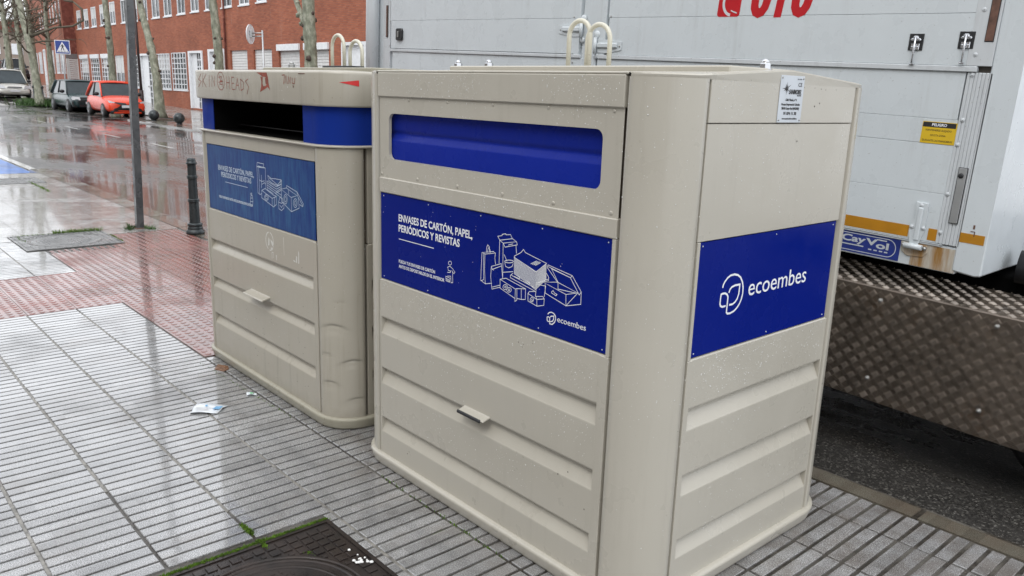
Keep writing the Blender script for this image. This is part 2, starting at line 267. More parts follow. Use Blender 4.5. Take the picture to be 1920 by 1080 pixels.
# ------------------------------------------------------------------ mesh helpers
class MB:
    def __init__(s): s.bm = bmesh.new(); s.mi = 0
    def face(s, pts, mi=0, smooth=False):
        vs = [s.bm.verts.new(p) for p in pts]
        f = s.bm.faces.new(vs); f.material_index = mi; f.smooth = smooth; return f
    def grid(s, rows, mi=0, smooth=True, closed=False):
        V = [[s.bm.verts.new(p) for p in r] for r in rows]
        for i in range(len(V) - 1):
            n = len(V[i]); rng = range(n if closed else n - 1)
            for j in rng:
                k = (j + 1) % n
                try:
                    f = s.bm.faces.new((V[i][j], V[i][k], V[i + 1][k], V[i + 1][j])); f.smooth = smooth; f.material_index = mi
                except ValueError: pass
        return V
    def box(s, x0, x1, y0, y1, z0, z1, bev=0.0, mi=0, seg=1, mat=None):
        t = bmesh.new(); r = bmesh.ops.create_cube(t, size=1)
        for v in t.verts: v.co = Vector(((x0 + x1) / 2 + v.co.x * (x1 - x0), (y0 + y1) / 2 + v.co.y * (y1 - y0), (z0 + z1) / 2 + v.co.z * (z1 - z0)))
        if bev: bmesh.ops.bevel(t, geom=list(t.edges), offset=min(bev, 0.45 * min(abs(x1 - x0), abs(y1 - y0), abs(z1 - z0))), segments=seg, affect='EDGES')
        s.add(t, mi, mat)
        return s
    def add(s, t, mi=0, mat=None, smooth=None):
        if mat is not None: t.transform(mat)
        mp = {}
        for v in t.verts: mp[v] = s.bm.verts.new(v.co)
        for f in t.faces:
            try:
                g = s.bm.faces.new([mp[v] for v in f.verts]); g.material_index = mi; g.smooth = f.smooth if smooth is None else smooth
            except ValueError: pass
        t.free()
    def tube(s, pts, r, seg=10, mi=0, cap=True, radii=None):
        pts = [Vector(p) for p in pts]; rows = []; up = None
        for i, p in enumerate(pts):
            d = (pts[min(i + 1, len(pts) - 1)] - pts[max(i - 1, 0)]).normalized()
            if up is None: up = d.orthogonal().normalized()
            else:
                up = (up - d * up.dot(d))
                up = up.normalized() if up.length > 1e-6 else d.orthogonal().normalized()
            b = d.cross(up); rr = radii[i] if radii else r
            rows.append([p + (up * math.cos(2 * math.pi * k / seg) + b * math.sin(2 * math.pi * k / seg)) * rr for k in range(seg)])
        V = s.grid(rows, mi, True, True)
        if cap:
            for row in (V[0], V[-1]):
                try: f = s.bm.faces.new(row); f.material_index = mi
                except ValueError: pass
    def lathe(s, prof, seg=24, cx=0, cy=0, mi=0, axis='Z', cz=0, smooth=True):
        rows = []
        for r, h in prof:
            rr = max(r, 1e-4); ring = []
            for k in range(seg):
                a = 2 * math.pi * k / seg; x = rr * math.cos(a); y = rr * math.sin(a)
                ring.append(Vector((cx + x, cy + y, cz + h)) if axis == 'Z' else (Vector((cx + x, cy + h, cz + y)) if axis == 'Y' else Vector((cx + h, cy + x, cz + y))))
            rows.append(ring)
        V = s.grid(rows, mi, smooth, True)
        for row in (V[0], V[-1]):
            try: f = s.bm.faces.new(row); f.material_index = mi
            except ValueError: pass
    def prism(s, poly, fn, d0, d1, mi=0, bev=0.0):
        """poly: 2-D outline, fn(a,b,d)->xyz"""
        t = bmesh.new(); a = [t.verts.new(fn(x, y, d0)) for x, y in poly]; b = [t.verts.new(fn(x, y, d1)) for x, y in poly]
        t.faces.new(a); t.faces.new(b[::-1]); n = len(poly)
        for i in range(n): t.faces.new((a[i], b[i], b[(i + 1) % n], a[(i + 1) % n]))
        if bev: bmesh.ops.bevel(t, geom=list(t.edges), offset=bev, segments=1, affect='EDGES')
        s.add(t, mi)
    def build(s, name, mats, parent=None, loc=None, rot=None, recalc=True):
        if recalc: bmesh.ops.recalc_face_normals(s.bm, faces=list(s.bm.faces))
        me = bpy.data.meshes.new(name); s.bm.to_mesh(me); s.bm.free()
        if isinstance(mats, str): mats = [mats]
        for m in mats: me.materials.append(MATS[m])
        o = bpy.data.objects.new(name, me); COL.objects.link(o)
        if parent is not None: o.parent = parent
        if loc is not None: o.location = loc
        if rot is not None: o.rotation_euler = rot
        return o
def tag(o, label=None, cat=None, group=None, kind=None):
    if label: o['label'] = label
    if cat: o['category'] = cat
    if group: o['group'] = group
    if kind: o['kind'] = kind
    return o
def empty(name, loc, label, cat, group=None, rot=None):
    o = bpy.data.objects.new(name, None); COL.objects.link(o); o.location = loc; o.empty_display_size = 0.2
    if rot: o.rotation_euler = rot
    return tag(o, label, cat, group)
def copy_tree(o, parent=None):
    c = o.copy(); COL.objects.link(c); c.parent = parent
    for ch in [x for x in bpy.data.objects if x.parent == o]: copy_tree(ch, c)
    return c
def rrect(x0, x1, y0, y1, r, seg=8):
    """rounded rectangle outline, counter-clockwise"""
    o = []
    for cx, cy, a0 in ((x1 - r, y0 + r, -90), (x1 - r, y1 - r, 0), (x0 + r, y1 - r, 90), (x0 + r, y0 + r, 180)):
        for k in range(seg + 1):
            a = R(a0 + 90 * k / seg); o.append((cx + r * math.cos(a), cy + r * math.sin(a)))
    return o
# a flat drawing surface: o + right*a + up*b, lifted along its normal
class Plane:
    def __init__(s, o, right, up, n): s.o, s.r, s.u, s.n = Vector(o), Vector(right), Vector(up), Vector(n)
    def at(s, a, b, d=0.0): return s.o + s.r * a + s.u * b + s.n * d
def strokes(name, pl, lines, w, mat, parent, lift=0.0015, step=0.00003):
    mb = MB()
    for k, ln in enumerate(lines):
        P = [Vector(p) for p in ln]; d = lift + step * (k % 40)
        closed = (P[0] - P[-1]).length < 1e-4 and len(P) > 3
        if closed: P = P[:-1]
        n = len(P); L = []; Rr = []
        for i in range(n):
            a = P[(i - 1) % n] if (closed or i > 0) else None; b = P[(i + 1) % n] if (closed or i < n - 1) else None
            d1 = (P[i] - a).normalized() if a is not None else None; d2 = (b - P[i]).normalized() if b is not None else None
            if d1 is None: d1 = d2
            if d2 is None: d2 = d1
            t = (d1 + d2); t = t.normalized() if t.length > 1e-3 else d1
            nn = Vector((-t.y, t.x)); m = w / 2 / max(0.45, abs(nn.dot(Vector((-d1.y, d1.x)))))
            L.append(mb.bm.verts.new(pl.at(P[i].x + nn.x * m, P[i].y + nn.y * m, d))); Rr.append(mb.bm.verts.new(pl.at(P[i].x - nn.x * m, P[i].y - nn.y * m, d)))
        for i in range(n if closed else n - 1):
            j = (i + 1) % n; mb.bm.faces.new((L[i], L[j], Rr[j], Rr[i]))
    return mb.build(name, mat, parent, recalc=False)
_capref = []
def text(name, body, pl, a, b, width, cap, mat, parent, lift=0.0012, bold=0.0, shear=0.0, align='L', ext=0.0004):
    cu = bpy.data.curves.new(name, 'FONT'); cu.body = body; cu.size = 1.0; cu.offset = bold; cu.extrude = 0.01; cu.resolution_u = 3; cu.shear = shear
    to = bpy.data.objects.new('tmp', cu); COL.objects.link(to); dg = bpy.context.evaluated_depsgraph_get(); dg.update()
    me = bpy.data.meshes.new_from_object(to.evaluated_get(dg)); bpy.data.objects.remove(to); bpy.data.curves.remove(cu)
    xs = [v.co.x for v in me.vertices]; x0, x1 = min(xs), max(xs); sx = width / (x1 - x0); sy = cap / 0.70
    off = 0 if align == 'L' else -width / 2
    for v in me.vertices:
        v.co = pl.at(a + off + (v.co.x - x0) * sx, b + v.co.y * sy, lift + (v.co.z + 0.01) / 0.02 * ext)
    me.materials.append(MATS[mat]); o = bpy.data.objects.new(name, me); COL.objects.link(o)
    if parent is not None: o.parent = parent
    return o
def disc(mb, pl, a, b, r, d0, d1, seg=14, mi=0, dome=True):
    rows = [(r, d0), (r, d0 + (d1 - d0) * .6), (r * .6, d1), (0.001, d1 * 1.02)] if dome else [(r, d0), (r, d1), (0.001, d1)]
    mb.grid([[pl.at(a + rr * math.cos(2 * math.pi * k / seg), b + rr * math.sin(2 * math.pi * k / seg), dd) for k in range(seg)] for rr, dd in rows], mi, True, True)
random.seed(7)
ART_FRONT=[[(0.6515,1.0503),(0.6678,1.0478),(0.7231,1.0606),(0.7124,1.064),(0.6515,1.0503)],[(0.6515,1.0503),(0.649,0.9969),(0.6479,0.9503),(0.6733,0.9421),(0.709,0.9517)],[(0.6678,1.0478),(0.667,0.9966),(0.6733,0.9421)],[(0.7231,1.0606),(0.7213,1.0413),(0.7258,1.0213)],[(0.6612,1.0512),(0.6612,1.0062),(0.6642,0.9553),(0.648,0.9485)],[(0.6756,1.0544),(0.676,1.0719),(0.6815,1.0825),(0.6897,1.0776),(0.6942,1.0575)],[(0.6809,1.0553),(0.6841,1.0697),(0.6882,1.0739),(0.6938,1.0678),(0.6968,1.0579)],[(0.704,1.0104),(0.7556,1.0295),(0.7656,0.9785)],[(0.704,1.0104),(0.7017,0.9749),(0.7099,0.9307),(0.755,0.9469)],[(0.7097,1.001),(0.7585,1.0221)],[(0.704,1.0104),(0.7097,1.001),(0.7177,0.999)],[(0.7112,0.938),(0.7527,0.9534)],[(0.7336,1.1206),(0.7555,1.1263),(0.7563,1.1308),(0.7739,1.1352),(0.7756,1.1321),(0.799,1.1363),(0.808,1.1237),(0.7444,1.1087),(0.7336,1.1206)],[(0.7444,1.1087),(0.7443,1.0281)],[(0.7444,1.1087),(0.7627,1.1014),(0.8296,1.117),(0.8095,1.1239)],[(0.7627,1.1014),(0.7734,1.0895),(0.8341,1.1071),(0.8296,1.117)],[(0.7628,1.0997),(0.7655,0.9802)],[(0.8278,1.1034),(0.8316,1.0773)],[(0.7646,1.0008),(0.8173,1.0131)],[(0.7906,1.1001),(0.8128,1.107)],[(0.7695,1.0634),(0.7857,1.0424)],[(0.8181,1.0481),(0.816,1.0457),(0.8099,1.0429),(0.801,1.0404),(0.791,1.0386),(0.7818,1.0379),(0.7754,1.0385),(0.7731,1.0401),(0.7753,1.0426),(0.7815,1.0453),(0.7905,1.0479),(0.8006,1.0496),(0.8096,1.0503),(0.8158,1.0498),(0.8181,1.0481)],[(0.7743,1.0369),(0.7789,1.0241),(0.7943,1.0217),(0.8116,1.0293),(0.817,1.0411)],[(0.8222,1.0673),(0.8533,1.0843),(0.8658,1.097),(0.8749,1.088),(0.9767,1.0698),(0.9302,1.0335),(0.8224,1.0623),(0.8222,1.0673)],[(0.903,1.0549),(0.9305,1.0697)],[(0.9102,1.0545),(0.9375,1.0693)],[(0.9173,1.0542),(0.9445,1.0689)],[(0.9244,1.0538),(0.9493,1.0675)],[(0.8176,1.0074),(0.8055,0.9982),(0.8059,0.9898),(0.9268,0.9683)],[(0.8105,0.9992),(0.9286,0.9787)],[(0.8277,1.0059),(0.8527,1.0005),(0.8505,0.995),(0.8231,0.9982)],[(0.8724,0.9976),(0.9018,0.99),(0.8972,0.985),(0.8679,0.99)],[(0.9777,1.0376),(0.9893,1.0268),(0.9891,1.0154),(0.9347,0.9965)],[(0.93,0.9956),(0.9866,1.0198)],[(0.7528,0.9743),(0.7833,0.9837),(0.8828,0.9667),(0.8832,0.9306),(0.8638,0.9265),(0.8416,0.9251)],[(0.7528,0.9743),(0.7542,0.9432),(0.8317,0.923)],[(0.7528,0.9743),(0.8326,0.9558),(0.8322,0.9128),(0.8419,0.92),(0.8399,0.959),(0.8326,0.9558)],[(0.8619,0.9634),(0.8638,0.9265)],[(0.8399,0.959),(0.8828,0.9667)],[(0.7933,0.9546),(0.7923,0.9505),(0.7891,0.9468),(0.7843,0.944),(0.7788,0.9429),(0.7738,0.9436),(0.7703,0.9461),(0.7689,0.9497),(0.77,0.9538),(0.7732,0.9576),(0.7781,0.9603),(0.7835,0.9614),(0.7884,0.9607),(0.7919,0.9583),(0.7933,0.9546)],[(0.8114,0.9487),(0.8103,0.9449),(0.8071,0.9413),(0.8024,0.9387),(0.797,0.9376),(0.7921,0.9382),(0.7886,0.9404),(0.7872,0.9437),(0.7882,0.9475),(0.7915,0.9511),(0.7963,0.9536),(0.8016,0.9547),(0.8065,0.9541),(0.81,0.952),(0.8114,0.9487)],[(0.7862,0.9532),(0.7838,0.9497),(0.7787,0.9487),(0.7761,0.9512),(0.7785,0.9546),(0.7836,0.9557),(0.7862,0.9532)],[(0.8043,0.9472),(0.802,0.9438),(0.7969,0.9427),(0.7943,0.9452),(0.7967,0.9486),(0.8017,0.9497),(0.8043,0.9472)],[(0.8941,0.9532),(0.8955,0.9282),(0.939,0.9198),(0.9713,0.9296),(0.9723,0.9514)],[(0.8941,0.9532),(0.9377,0.9423),(0.939,0.9198)],[(0.9377,0.9423),(0.9723,0.9514),(0.9649,0.9581),(0.9325,0.9512),(0.9377,0.9423)],[(0.8941,0.9532),(0.9009,0.9613),(0.9316,0.9677),(0.9302,0.9507)],[(0.9319,0.9627),(0.9325,0.9927),(0.9766,0.995),(0.9719,0.9579)],[(0.9223,0.938),(0.9217,0.9347),(0.9196,0.9316),(0.9165,0.9295),(0.9129,0.9288),(0.9096,0.9295),(0.9072,0.9315),(0.9062,0.9345),(0.9069,0.9379),(0.909,0.9409),(0.9121,0.943),(0.9157,0.9438),(0.919,0.943),(0.9214,0.941),(0.9223,0.938)],[(0.9104,0.9381),(0.9182,0.9348),(0.9126,0.9319)],[(0.9644,1.0057),(1.0294,1.0185),(1.1196,1.0018),(1.069,0.9865),(0.9644,1.0057)],[(0.9738,1.0026),(0.9757,0.9718),(1.0714,0.9501),(1.1346,0.9688),(1.134,1.0064)],[(1.069,0.9865),(1.0714,0.9501),(1.1196,1.0018)],[(1.0294,1.0185),(0.9797,1.0574),(0.9837,1.0662),(1.0927,1.0514),(1.1339,1.0079),(1.1263,0.9969),(1.0847,1.0436),(0.9841,1.0608)],[(1.0847,1.0436),(1.0927,1.0514)],[(1.0847,1.0436),(1.0002,1.0563),(1.0316,1.0189),(1.0331,0.9967),(1.1134,0.9999)],[(1.0048,0.9812),(1.0112,0.9874),(1.0184,0.9807),(1.0298,0.9783),(1.0256,0.9732),(1.005,0.978),(1.0048,0.9812)],[(0.4786,0.9816),(0.4778,0.9783),(0.4752,0.9752),(0.4714,0.9731),(0.4672,0.9723),(0.4633,0.9731),(0.4606,0.9752),(0.4595,0.9782),(0.4604,0.9816),(0.463,0.9846),(0.4668,0.9868),(0.4711,0.9875),(0.4749,0.9868),(0.4776,0.9847),(0.4786,0.9816)],[(0.4533,0.961),(0.4682,0.9682),(0.4863,0.9615),(0.4996,0.951),(0.4926,0.9441),(0.4805,0.9549)],[(0.4563,0.9616),(0.4595,0.951),(0.4746,0.9508),(0.4717,0.945),(0.4537,0.9424)],[(0.4853,0.9521),(0.4875,0.9096),(0.4767,0.9075),(0.475,0.9315),(0.454,0.9282)],[(0.4449,0.9257),(0.4465,0.909),(0.4683,0.9077),(0.4704,0.9231),(0.4449,0.9257)],[(0.4463,0.9184),(0.4694,0.9147)],[(0.4482,0.9132),(0.4682,0.9107)],[(0.8199,1.0626),(0.8746,1.0481),(0.927,1.032),(0.9759,1.067)],[(0.8201,1.0587),(0.8748,1.0442),(0.9272,1.0279),(0.9762,1.0636)],[(0.8203,1.0548),(0.875,1.0402),(0.9275,1.0237),(0.9764,1.0601)],[(0.8205,1.0509),(0.8752,1.0363),(0.9277,1.0196),(0.9766,1.0567)],[(0.8207,1.047),(0.8754,1.0323),(0.9279,1.0155),(0.9768,1.0532)],[(0.8209,1.0431),(0.8756,1.0283),(0.9282,1.0114),(0.977,1.0498)],[(0.8211,1.0392),(0.8759,1.0244),(0.9284,1.0073),(0.9772,1.0463)],[(0.8213,1.0353),(0.8761,1.0204),(0.9286,1.0032),(0.9774,1.0428)],[(0.8214,1.0314),(0.8763,1.0164),(0.9289,0.999),(0.9776,1.0394)],[(0.8216,1.0275),(0.8765,1.0124),(0.9291,0.9949),(0.9778,1.0359)],[(0.8218,1.0236),(0.8767,1.0085),(0.9293,0.9908),(0.978,1.0324)],[(0.822,1.0197),(0.8769,1.0045),(0.9296,0.9866),(0.9782,1.029)],[(0.8222,1.0158),(0.8771,1.0005),(0.9298,0.9825),(0.9784,1.0255)],[(0.8224,1.0119),(0.8773,0.9965),(0.93,0.9784),(0.9787,1.022)],[(0.8226,1.008),(0.8775,0.9925),(0.9303,0.9742),(0.9789,1.0186)],[(0.9913,0.9043),(0.9977,0.9114),(1.008,0.9147),(1.0191,0.913),(1.0267,0.9059),(1.0283,0.8954),(1.0236,0.8844),(1.0137,0.8754),(1.0023,0.8747),(1.0015,0.8868),(1.001,0.895),(0.994,0.8966),(0.9891,0.8938),(0.9897,0.884),(0.9936,0.8806),(1.0009,0.8823)],[(1.0032,0.8971),(1.0075,0.9014),(1.0196,0.9042),(1.0193,0.8943),(1.0152,0.8867),(1.0041,0.8818)]]
ART_SIDE=[[(0.3199,1.037),(0.3229,1.0475),(0.3299,1.0559),(0.3415,1.0653),(0.3564,1.0711),(0.3776,1.0722),(0.3973,1.0675),(0.4136,1.0582),(0.4265,1.0416),(0.4336,1.023),(0.4348,1.0036),(0.4306,0.9864),(0.4222,0.9716),(0.4103,0.9605),(0.3943,0.9517),(0.3744,0.9478),(0.3591,0.9489),(0.3536,0.9533),(0.3531,0.963),(0.3534,0.9772),(0.354,0.9929),(0.3538,1.004),(0.3476,1.0122),(0.3362,1.0176),(0.3203,1.0183),(0.3153,1.0168),(0.314,1.002),(0.3137,0.988),(0.3175,0.9801),(0.3272,0.9755),(0.3456,0.9758)],[(0.3565,1.0163),(0.3612,1.0266),(0.3708,1.0332),(0.3892,1.0361),(0.4138,1.0353),(0.4133,1.0226),(0.4125,1.0051),(0.4063,0.99),(0.3959,0.981),(0.3832,0.9759),(0.3643,0.9762)]]
ART_OLD=[[(0.6568,1.2113),(0.7319,1.2103),(0.7269,1.1937),(0.6512,1.1899),(0.6568,1.2113)],[(0.6524,1.1886),(0.6508,1.13),(0.652,1.0576),(0.6757,1.0512),(0.6971,1.0582)],[(0.6717,1.1873),(0.6732,1.1322),(0.6693,1.0566)],[(0.7269,1.1937),(0.7483,1.1911),(0.7475,1.1395),(0.7453,1.086)],[(0.6512,1.1899),(0.6724,1.1948),(0.7268,1.1922),(0.7481,1.1897),(0.6718,1.1888)],[(0.6992,1.1526),(0.6987,1.1108),(0.695,1.0865)],[(0.676,1.125),(0.6995,1.1199),(0.7342,1.1264)],[(0.7016,1.1051),(0.7333,1.1174),(0.7461,1.1098)],[(0.7739,1.1568),(0.8093,1.1456),(0.8552,1.1487),(0.9192,1.1494),(0.9111,1.127),(0.8784,1.1178),(0.8205,1.1234),(0.7818,1.1341),(0.7739,1.1568)],[(0.7896,1.1466),(0.8787,1.1207),(0.9191,1.1479)],[(0.7613,1.1291),(0.8649,1.1106),(0.9175,1.1277)],[(0.7605,1.1202),(0.864,1.0989),(0.9134,1.1157)],[(0.7628,1.1086),(0.863,1.0871),(0.9159,1.1074)],[(0.7651,1.097),(0.8557,1.0775),(0.9152,1.0987)],[(0.764,1.085),(0.8291,1.0716)],[(0.7613,1.1291),(0.7638,1.082)],[(0.9223,1.1482),(0.9161,1.0699)],[(0.8492,1.0768),(0.9124,1.0637)],[(0.863,1.0871),(0.9133,1.0754)],[(0.6987,1.0749),(0.7374,1.0881),(0.8286,1.0657),(0.861,1.0635),(0.8576,1.0221),(0.8269,1.0065),(0.695,1.0369),(0.6987,1.0749)],[(0.6987,1.0749),(0.8139,1.0478),(0.8106,1.0089)],[(0.8139,1.0478),(0.8609,1.0621)],[(0.8408,1.0553),(0.8371,1.0107)],[(0.7741,1.0476),(0.7712,1.041),(0.7641,1.0352),(0.7543,1.0313),(0.7437,1.03),(0.7343,1.0317),(0.7281,1.036),(0.7263,1.042),(0.7293,1.0486),(0.7364,1.0544),(0.7463,1.0583),(0.7569,1.0595),(0.7662,1.0578),(0.7723,1.0536),(0.7741,1.0476)],[(0.7626,1.0462),(0.761,1.0427),(0.7574,1.0396),(0.7523,1.0375),(0.7469,1.0368),(0.7421,1.0378),(0.7389,1.0401),(0.738,1.0434),(0.7395,1.0469),(0.7432,1.0501),(0.7483,1.0521),(0.7537,1.0528),(0.7585,1.0518),(0.7617,1.0495),(0.7626,1.0462)],[(0.9156,1.1045),(0.973,1.1164),(1.0807,1.0917),(1.0193,1.0761),(0.9156,1.1045)],[(0.9186,1.1019),(0.9172,1.044),(1.0174,1.0075),(1.0978,1.0348),(1.0921,1.0846)],[(1.0193,1.0761),(1.0174,1.0075)],[(0.973,1.1164),(0.977,1.1282),(1.0818,1.1086),(1.1406,1.0597),(1.1339,1.0463),(1.1019,1.0522)],[(1.0818,1.1086),(1.0865,1.0895),(1.137,1.0481)],[(0.9941,1.1102),(0.9956,1.0876)],[(0.9783,1.0628),(0.9757,1.0525),(0.9698,1.0438),(0.9619,1.0384),(0.9535,1.0374),(0.9462,1.0409),(0.9415,1.0484),(0.9404,1.0583),(0.9431,1.0686),(0.949,1.0773),(0.9569,1.0826),(0.9653,1.0836),(0.9726,1.08),(0.9772,1.0726),(0.9783,1.0628)],[(0.9689,1.0616),(0.9675,1.0559),(0.9646,1.051),(0.9606,1.0481),(0.9564,1.0476),(0.9527,1.0496),(0.9505,1.0539),(0.95,1.0594),(0.9513,1.0652),(0.9543,1.07),(0.9583,1.073),(0.9625,1.0735),(0.9661,1.0714),(0.9684,1.0672),(0.9689,1.0616)],[(1.0795,1.0565),(1.077,1.047),(1.0711,1.0389),(1.0631,1.0338),(1.0544,1.0327),(1.0469,1.0359),(1.042,1.0427),(1.0407,1.0517),(1.0433,1.0613),(1.0492,1.0693),(1.0573,1.0744),(1.0659,1.0754),(1.0734,1.0722),(1.0782,1.0654),(1.0795,1.0565)],[(1.0687,1.0551),(1.0675,1.0501),(1.0649,1.0458),(1.0613,1.0432),(1.0575,1.0427),(1.0543,1.0445),(1.0522,1.0482),(1.0517,1.0531),(1.0529,1.0581),(1.0555,1.0624),(1.0591,1.065),(1.0628,1.0654),(1.0661,1.0636),(1.0682,1.06),(1.0687,1.0551)],[(0.8847,1.0371),(0.8853,1.005),(0.9137,0.9999),(0.9402,1.0149),(0.9393,1.0437)],[(0.8847,1.0371),(0.8995,1.0622),(0.9279,1.0597),(0.9231,1.0389)],[(0.8847,1.0371),(0.9165,1.0352),(0.9393,1.0437)],[(0.8965,1.024),(0.9149,1.0146),(0.9286,1.0279)],[(0.5813,1.0436),(0.5802,1.0416),(0.5777,1.0398),(0.5741,1.0386),(0.5702,1.0381),(0.5668,1.0386),(0.5645,1.0398),(0.5638,1.0416),(0.5649,1.0436),(0.5675,1.0454),(0.5711,1.0466),(0.575,1.0471),(0.5784,1.0466),(0.5806,1.0454),(0.5813,1.0436)],[(0.5643,1.0324),(0.5825,1.0345),(0.5868,1.0073),(0.5806,0.9818),(0.5551,0.9787),(0.5555,1.0036),(0.5643,1.0324)],[(0.5594,1.0195),(0.5848,1.0225)],[(0.5552,1.0004),(0.5865,1.0042)]]
# ------------------------------------------------------------------ ground
def rise(x): return 0.0 if x > -42 else (-(x + 42)) * 0.022 if x > -80 else 0.836 + (-(x + 80)) * 0.03
ROAD_Z = -0.11
def road_z(x, y): return ROAD_Z + rise(x) + .09 * max(0, min(1, (y - 1.6) / 5.5))
def sheet(name, poly_fn, xs, mat, z):
    """strip of ground following the rise of the street; poly_fn(x)->(y0,y1)"""
    mb = MB(); rows = []
    for x in xs:
        y0, y1 = poly_fn(x); n = 6
        rows.append([Vector((x, y0 + (y1 - y0) * k / n, z + rise(x))) for k in range(n + 1)] if name != 'road' else [Vector((x, y, road_z(x, y))) for y in (-60, -12, 0, 1.5, 2.5, 4, 5.5, 7, 9, 12, 20, 60)])
    mb.grid(rows, smooth=False); o = mb.build(name, mat); tag(o, kind='structure'); return o
LONG = [60, 20, 5, 3, 1, -1, -3, -6, -9, -12.8, -16, -20, -24, -28, -33, -38, -42, -46, -50, -55, -60, -70, -80, -100, -140, -200, -300]
sheet('road', lambda x: (-60, 60), LONG, 'wet_asphalt', ROAD_Z)
def kerb_y(x): return 1.53 - 0.0115 * x
# near pavement: a rough slab under the bars, bars of the ribbed tiles, red button tiles, plain far tiles
HOLE1 = (0.29, 1.045, -1.18, -0.425); HOLE2 = (-6.63, -5.76, -0.205, 0.65)
mb = MB(); mb.box(-12.8, 8, -12, 1.53, -0.13, -0.007); o = mb.build('pavement_bed', 'groove_grit'); tag(o, kind='structure')
def in_red(x, y):
    if HOLE2[0] < x < HOLE2[1] and HOLE2[2] < y < HOLE2[3]: return False
    if -5.70 < x < -1.86 and -0.052 < y < 1.36: return True
    if -6.32 < x <= -5.70 and 0.62 < y < 1.36: return True
    if -4.66 < x < -3.41 and y < -0.04: return True
    return False
mb = MB(); joints = [-0.685 + 0.31 * k for k in range(-12, 8)]; joints = [j for j in joints if j < 1.3]
rnd = random.Random(3)
def bar(x0, x1, y0, y1):
    z = rnd.uniform(-0.0006, 0.0004); t = rnd.uniform(-0.0004, 0.0004); c = 0.0022; j = lambda: rnd.uniform(-0.0006, 0.0006)
    a = [(x0 + j(), y0 + j()), (x1 + j(), y0 + j()), (x1 + j(), y1 + j()), (x0 + j(), y1 + j())]
    lo = [mb.bm.verts.new((x, y, -0.009)) for x, y in a]; mi = [mb.bm.verts.new((x, y, z - 0.002)) for x, y in a]
    top = [mb.bm.verts.new((x + (c if i in (0, 3) else -c), y + (c if i < 2 else -c), z + (t if i < 2 else -t))) for i, (x, y) in enumerate(a)]
    for i in range(4):
        k = (i + 1) % 4; mb.bm.faces.new((lo[i], lo[k], mi[k], mi[i])); mb.bm.faces.new((mi[i], mi[k], top[k], top[i]))
    mb.bm.faces.new(top)
ext = joints + [1.395]
for r_ in range(len(ext) - 1):
    y0, y1 = ext[r_] + 0.006, ext[r_ + 1] - 0.006
    if r_ == len(ext) - 2: y1 = 1.39
    n0, n1 = int(-6.4 / 0.0625), int(3.8 / 0.0625)
    sh = 0.046 if r_ % 2 == 0 else 0.044
    for k in range(n0, n1):
        gap = 0.0078 if k * 0.0625 > 1.1 and y0 > 0.5 else 0.0062
        x0 = k * 0.0625 + sh + gap; x1 = (k + 1) * 0.0625 + sh - gap; xm, ym = (x0 + x1) / 2, (y0 + y1) / 2
        if in_red(xm, ym) or in_red(xm, y0 + 0.05) and in_red(xm, y1 - 0.05): continue
        segs = [(y0, y1)]
        for H in (HOLE1, HOLE2):
            if x1 > H[0] - 0.02 and x0 < H[1] + 0.02:
                ns = []
                for a, b in segs:
                    if b <= H[2] or a >= H[3]: ns.append((a, b)); continue
                    if a < H[2] - 0.03: ns.append((a, H[2] - 0.012))
                    if b > H[3] + 0.03: ns.append((H[3] + 0.012, b))
                segs = ns
        for a, b in segs: bar(x0, x1, a, b)
o = mb.build('pavement', 'bar_tile'); tag(o, kind='structure')
mb = MB()
for j in [q_ for q_ in joints[1:] if q_ < -.2]:
    x = -6.3
    while x < 3.7:
        L_ = rnd.uniform(.15, .9); dz = rnd.uniform(-.0045, -.0022); 
        if not (in_red(x + L_ / 2, j) or in_red(x + L_, j) or HOLE1[0] - .05 < x + L_ and x < HOLE1[1] + .05 and HOLE1[2] - .03 < j < HOLE1[3] + .03 or HOLE2[0] - .05 < x + L_ and x < HOLE2[1] and HOLE2[2] - .02 < j < HOLE2[3] + .02) and rnd.random() < .88:
            mb.box(x, x + L_, j - .0062, j + .0062, -.012, dz, .001)
        x += L_ + .002
o = mb.build('joint_mortar', 'joint_mortar'); tag(o, kind='structure')
# plain-looking tiles further up the street (finely grooved)
mb = MB(); x = -6.4
cuts = [(-12.8, -6.40, -12, 1.40), (-6.4, -6.335, 0.66, 1.40), (-6.4, -6.34, 1.2, 1.4)]
mb.box(-12.8, -6.655, -12, 1.395, -0.012, -0.0005); mb.box(-6.651, -6.34, 0.665, 1.393, -0.012, -0.0008); mb.box(-6.651, -6.36, -12, -0.215, -0.0122, -0.0011)
o = mb.build('pavement_far', 'far_tile'); tag(o, kind='structure')
